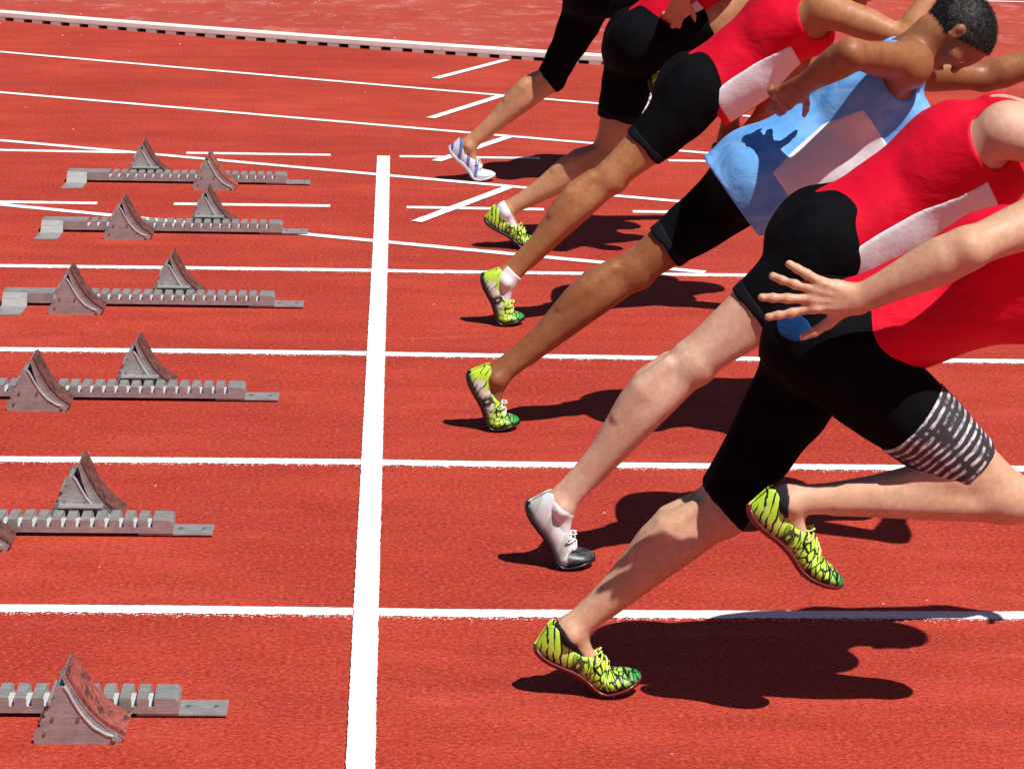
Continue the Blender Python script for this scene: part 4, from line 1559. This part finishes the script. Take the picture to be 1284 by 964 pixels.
build_person(dict(
    label='farthest sprinter, in black tights over the knee and a white and blue shoe',
    skin=SK_TAN,    shoe=M['blue_shoe'],    sole=M['sole_w'],    lace=M['lace_w'],    shirt=M['red'],    sock=None,    sockh=0.12,    hem=(1.04, 0.7),    tight=True,    h=0.006,    bib=(0.06, 0.24, 0.08),
    seed=11, st=1, yc=5.437, lean=48, nth=1.0, fth=-1.0, bang=0.95,
    ball=(0.406, 5.522, 0.000), heel=(0.283, 5.522, 0.135), toe=(0.478, 5.522, 0.006), knee=(0.744, 5.527, 0.463), swball=(1.110, 5.342, 0.364),
    swheel=(1.051, 5.342, 0.540), swtoe=(1.164, 5.342, 0.292), swknee=(1.372, 5.346, 0.888), pel=(0.923, 5.437, 0.874), nsh=(1.250, 5.252, 1.252),
    fsh=(1.250, 5.622, 1.252), ne=(1.012, 5.095, 1.200), nw=(0.959, 5.239, 0.996), fe=(1.506, 5.707, 1.146), fw=(1.644, 5.626, 1.344),
    nhd=(-0.207, 0.563, -0.800), npn=(0.000, 1.000, 0.000), fhd=(0.542, -0.321, 0.777), fpn=(0.000, -1.000, 0.000), hup=(0.509, 0.000, 0.861),
    hfw=(1.243, 0.000, -0.669), head=(1.393, 5.437, 1.388),))

build_person(dict(
    label='second farthest sprinter, in loose black shorts, tan shin behind the golden brown leg',
    skin=SK_TAN,    shoe=M['neon_dark'],    sole=M['sole_dk'],    lace=M['lace_y'],    shirt=M['red'],    sock=M['sock'],    sockh=0.03,    hem=(0.66, 0.6),    tight=False,    h=0.006,    bib=(0.05, 0.26, 0.085),
    seed=12, st=1, yc=4.029, lean=46, nth=1.0, fth=-1.0, bang=0.95,
    ball=(0.551, 4.114, 0.000), heel=(0.395, 4.114, 0.107), toe=(0.649, 4.114, 0.006), knee=(0.887, 4.119, 0.371), swball=(1.065, 3.934, 0.536),
    swheel=(1.006, 3.934, 0.713), swtoe=(1.119, 3.934, 0.464), swknee=(1.396, 3.936, 1.009), pel=(0.987, 4.029, 0.841), nsh=(1.327, 3.844, 1.208),
    fsh=(1.327, 4.214, 1.208), ne=(1.167, 3.603, 1.225), nw=(1.111, 3.754, 1.028), fe=(1.583, 4.299, 1.101), fw=(1.721, 4.218, 1.299),
    nhd=(-0.221, 0.594, -0.774), npn=(0.000, 1.000, 0.000), fhd=(0.542, -0.321, 0.777), fpn=(0.000, -1.000, 0.000), hup=(0.531, 0.000, 0.847),
    hfw=(1.219, 0.000, -0.695), head=(1.473, 4.029, 1.340),))

build_person(dict(
    label='golden brown sprinter with white sock, red singlet and bib, just beyond the blue singlet',
    skin=SK_GOLD,    shoe=M['neon_pale'],    sole=M['sole_dk'],    lace=M['lace_y'],    shirt=M['red'],    sock=M['sock'],    sockh=0.08,    hem=(0.62, 0.6),    tight=True,    h=0.006,    bib=(0.03, 0.34, 0.085),
    seed=13, st=-1, yc=2.958, lean=36, nth=1.0, fth=-1.0, bang=0.95,
    ball=(0.413, 2.873, 0.000), heel=(0.343, 2.873, 0.181), toe=(0.477, 2.873, 0.006), knee=(0.793, 2.868, 0.525), swball=(1.213, 3.053, 0.432),
    swheel=(1.154, 3.053, 0.608), swtoe=(1.267, 3.053, 0.360), swknee=(1.518, 3.049, 0.926), pel=(1.085, 2.958, 0.824), nsh=(1.484, 2.773, 1.126),
    fsh=(1.484, 3.143, 1.126), ne=(1.750, 2.701, 1.038), nw=(1.888, 2.767, 1.242), fe=(1.268, 3.143, 0.932), fw=(1.235, 3.143, 0.679),
    nhd=(0.539, 0.258, 0.802), npn=(0.000, 1.000, 0.000), fhd=(-0.129, 0.000, -0.992), fpn=(0.000, -1.000, 0.200), hup=(0.638, 0.000, 0.770),
    hfw=(1.088, 0.000, -0.809), head=(1.646, 2.958, 1.239),))

build_person(dict(
    label='dark skinned sprinter in the light blue singlet, head bowed, wearing a yellow spiked shoe',
    skin=SK_BROWN,    shoe=M['neon_lime'],    sole=M['sole_dk'],    lace=M['lace_w'],    shirt=M['blue'],    sock=None,    sockh=0.08,    hem=(0.74, 0.6),    tight=True,    h=0.005,    bib=(0.03, 0.34, 0.1),
    seed=14, st=1, yc=1.492, lean=37, nth=1.0, fth=-1.0, bang=1.25, shem=-0.105,
    ball=(0.339, 1.577, 0.000), heel=(0.264, 1.577, 0.175), toe=(0.403, 1.577, 0.006), knee=(0.765, 1.582, 0.491), swball=(1.228, 1.397, 0.432),
    swheel=(1.169, 1.397, 0.609), swtoe=(1.282, 1.397, 0.360), swknee=(1.542, 1.400, 0.920), pel=(1.117, 1.492, 0.791), nsh=(1.494, 1.312, 1.152),
    fsh=(1.518, 1.674, 1.074), ne=(1.287, 1.112, 1.204), nw=(1.183, 1.252, 1.094), fe=(1.801, 1.736, 1.056), fw=(2.041, 1.700, 1.136),
    nhd=(-0.503, 0.679, -0.535), npn=(0.000, 1.000, 0.000), fhd=(0.939, -0.141, 0.312), fpn=(0.000, -1.000, 0.000), hup=(0.967, 0.000, 0.254),
    hfw=(0.300, -0.120, -0.950), head=(1.649, 1.492, 1.211),))

build_person(dict(
    label='second nearest sprinter, white shoe with black toe, red singlet above a white bib',
    skin=SK_PALE,    shoe=M['white_shoe'],    sole=M['sole_dk'],    lace=M['lace_w'],    shirt=M['red'],    sock=M['sock'],    sockh=0.0,    hem=(0.55, 0.55),    tight=True,    h=0.005,    bib=(0.02, 0.4, 0.085),
    seed=15, st=-1, yc=0.431, lean=31, nth=1.0, fth=-1.0, bang=0.95,
    ball=(0.476, 0.346, 0.000), heel=(0.381, 0.346, 0.167), toe=(0.557, 0.346, 0.006), knee=(0.800, 0.341, 0.539), swball=(1.095, 0.526, 0.400),
    swheel=(1.035, 0.526, 0.576), swtoe=(1.149, 0.526, 0.328), swknee=(1.551, 0.522, 0.664), pel=(1.129, 0.431, 0.840), nsh=(1.522, 0.251, 1.153),
    fsh=(1.567, 0.613, 1.082), ne=(1.774, 0.162, 1.039), nw=(1.892, 0.242, 1.250), fe=(1.336, 0.613, 0.908), fw=(1.281, 0.613, 0.659),
    nhd=(0.464, 0.313, 0.829), npn=(0.000, 1.000, 0.000), fhd=(-0.215, 0.000, -0.977), fpn=(0.000, -1.000, 0.200), hup=(0.688, 0.000, 0.726),
    hfw=(1.015, 0.000, -0.857), head=(1.812, 0.431, 1.179),))

build_person(dict(
    label='nearest sprinter, hand stretched back with spread fingers, black shorts with a striped hem',
    skin=SK_FAIR,    shoe=M['neon'],    sole=M['sole_red'],    lace=M['lace_y'],    shirt=M['red'],    sock=M['sock_k'],    sockh=-0.02,    hem=(0.97, 0.62),    tight=True,    h=0.004,    bib=None, stripe=(0.42, 0.78),
    seed=16, st=1, yc=-0.585, lean=21, nspread=0.36, ncurl=0.1, nth=1.0, fth=-1.0, bang=0.95, nails=True, loose=-0.012, patch=(0.863, -0.715, 0.891),
    ball=(0.525, -0.500, 0.000), heel=(0.364, -0.500, 0.099), toe=(0.620, -0.500, 0.021), knee=(0.775, -0.495, 0.425), swball=(0.925, -0.680, 0.352),
    swheel=(0.796, -0.680, 0.486), swtoe=(1.002, -0.680, 0.309), swknee=(1.357, -0.680, 0.520), pel=(0.988, -0.585, 0.835), nsh=(1.410, -0.765, 1.159),
    fsh=(1.472, -0.403, 0.956), ne=(1.190, -0.875, 1.098), nw=(0.989, -0.825, 0.979), fe=(1.728, -0.317, 0.849), fw=(1.866, -0.399, 1.047),
    nhd=(-0.993, 0.000, 0.119), npn=(0.000, 1.000, 0.000), fhd=(0.542, -0.321, 0.777), fpn=(0.000, -1.000, 0.000), hup=(0.781, 0.000, 0.625),
    hfw=(0.858, 0.000, -0.934), head=(1.634, -0.585, 1.105),))
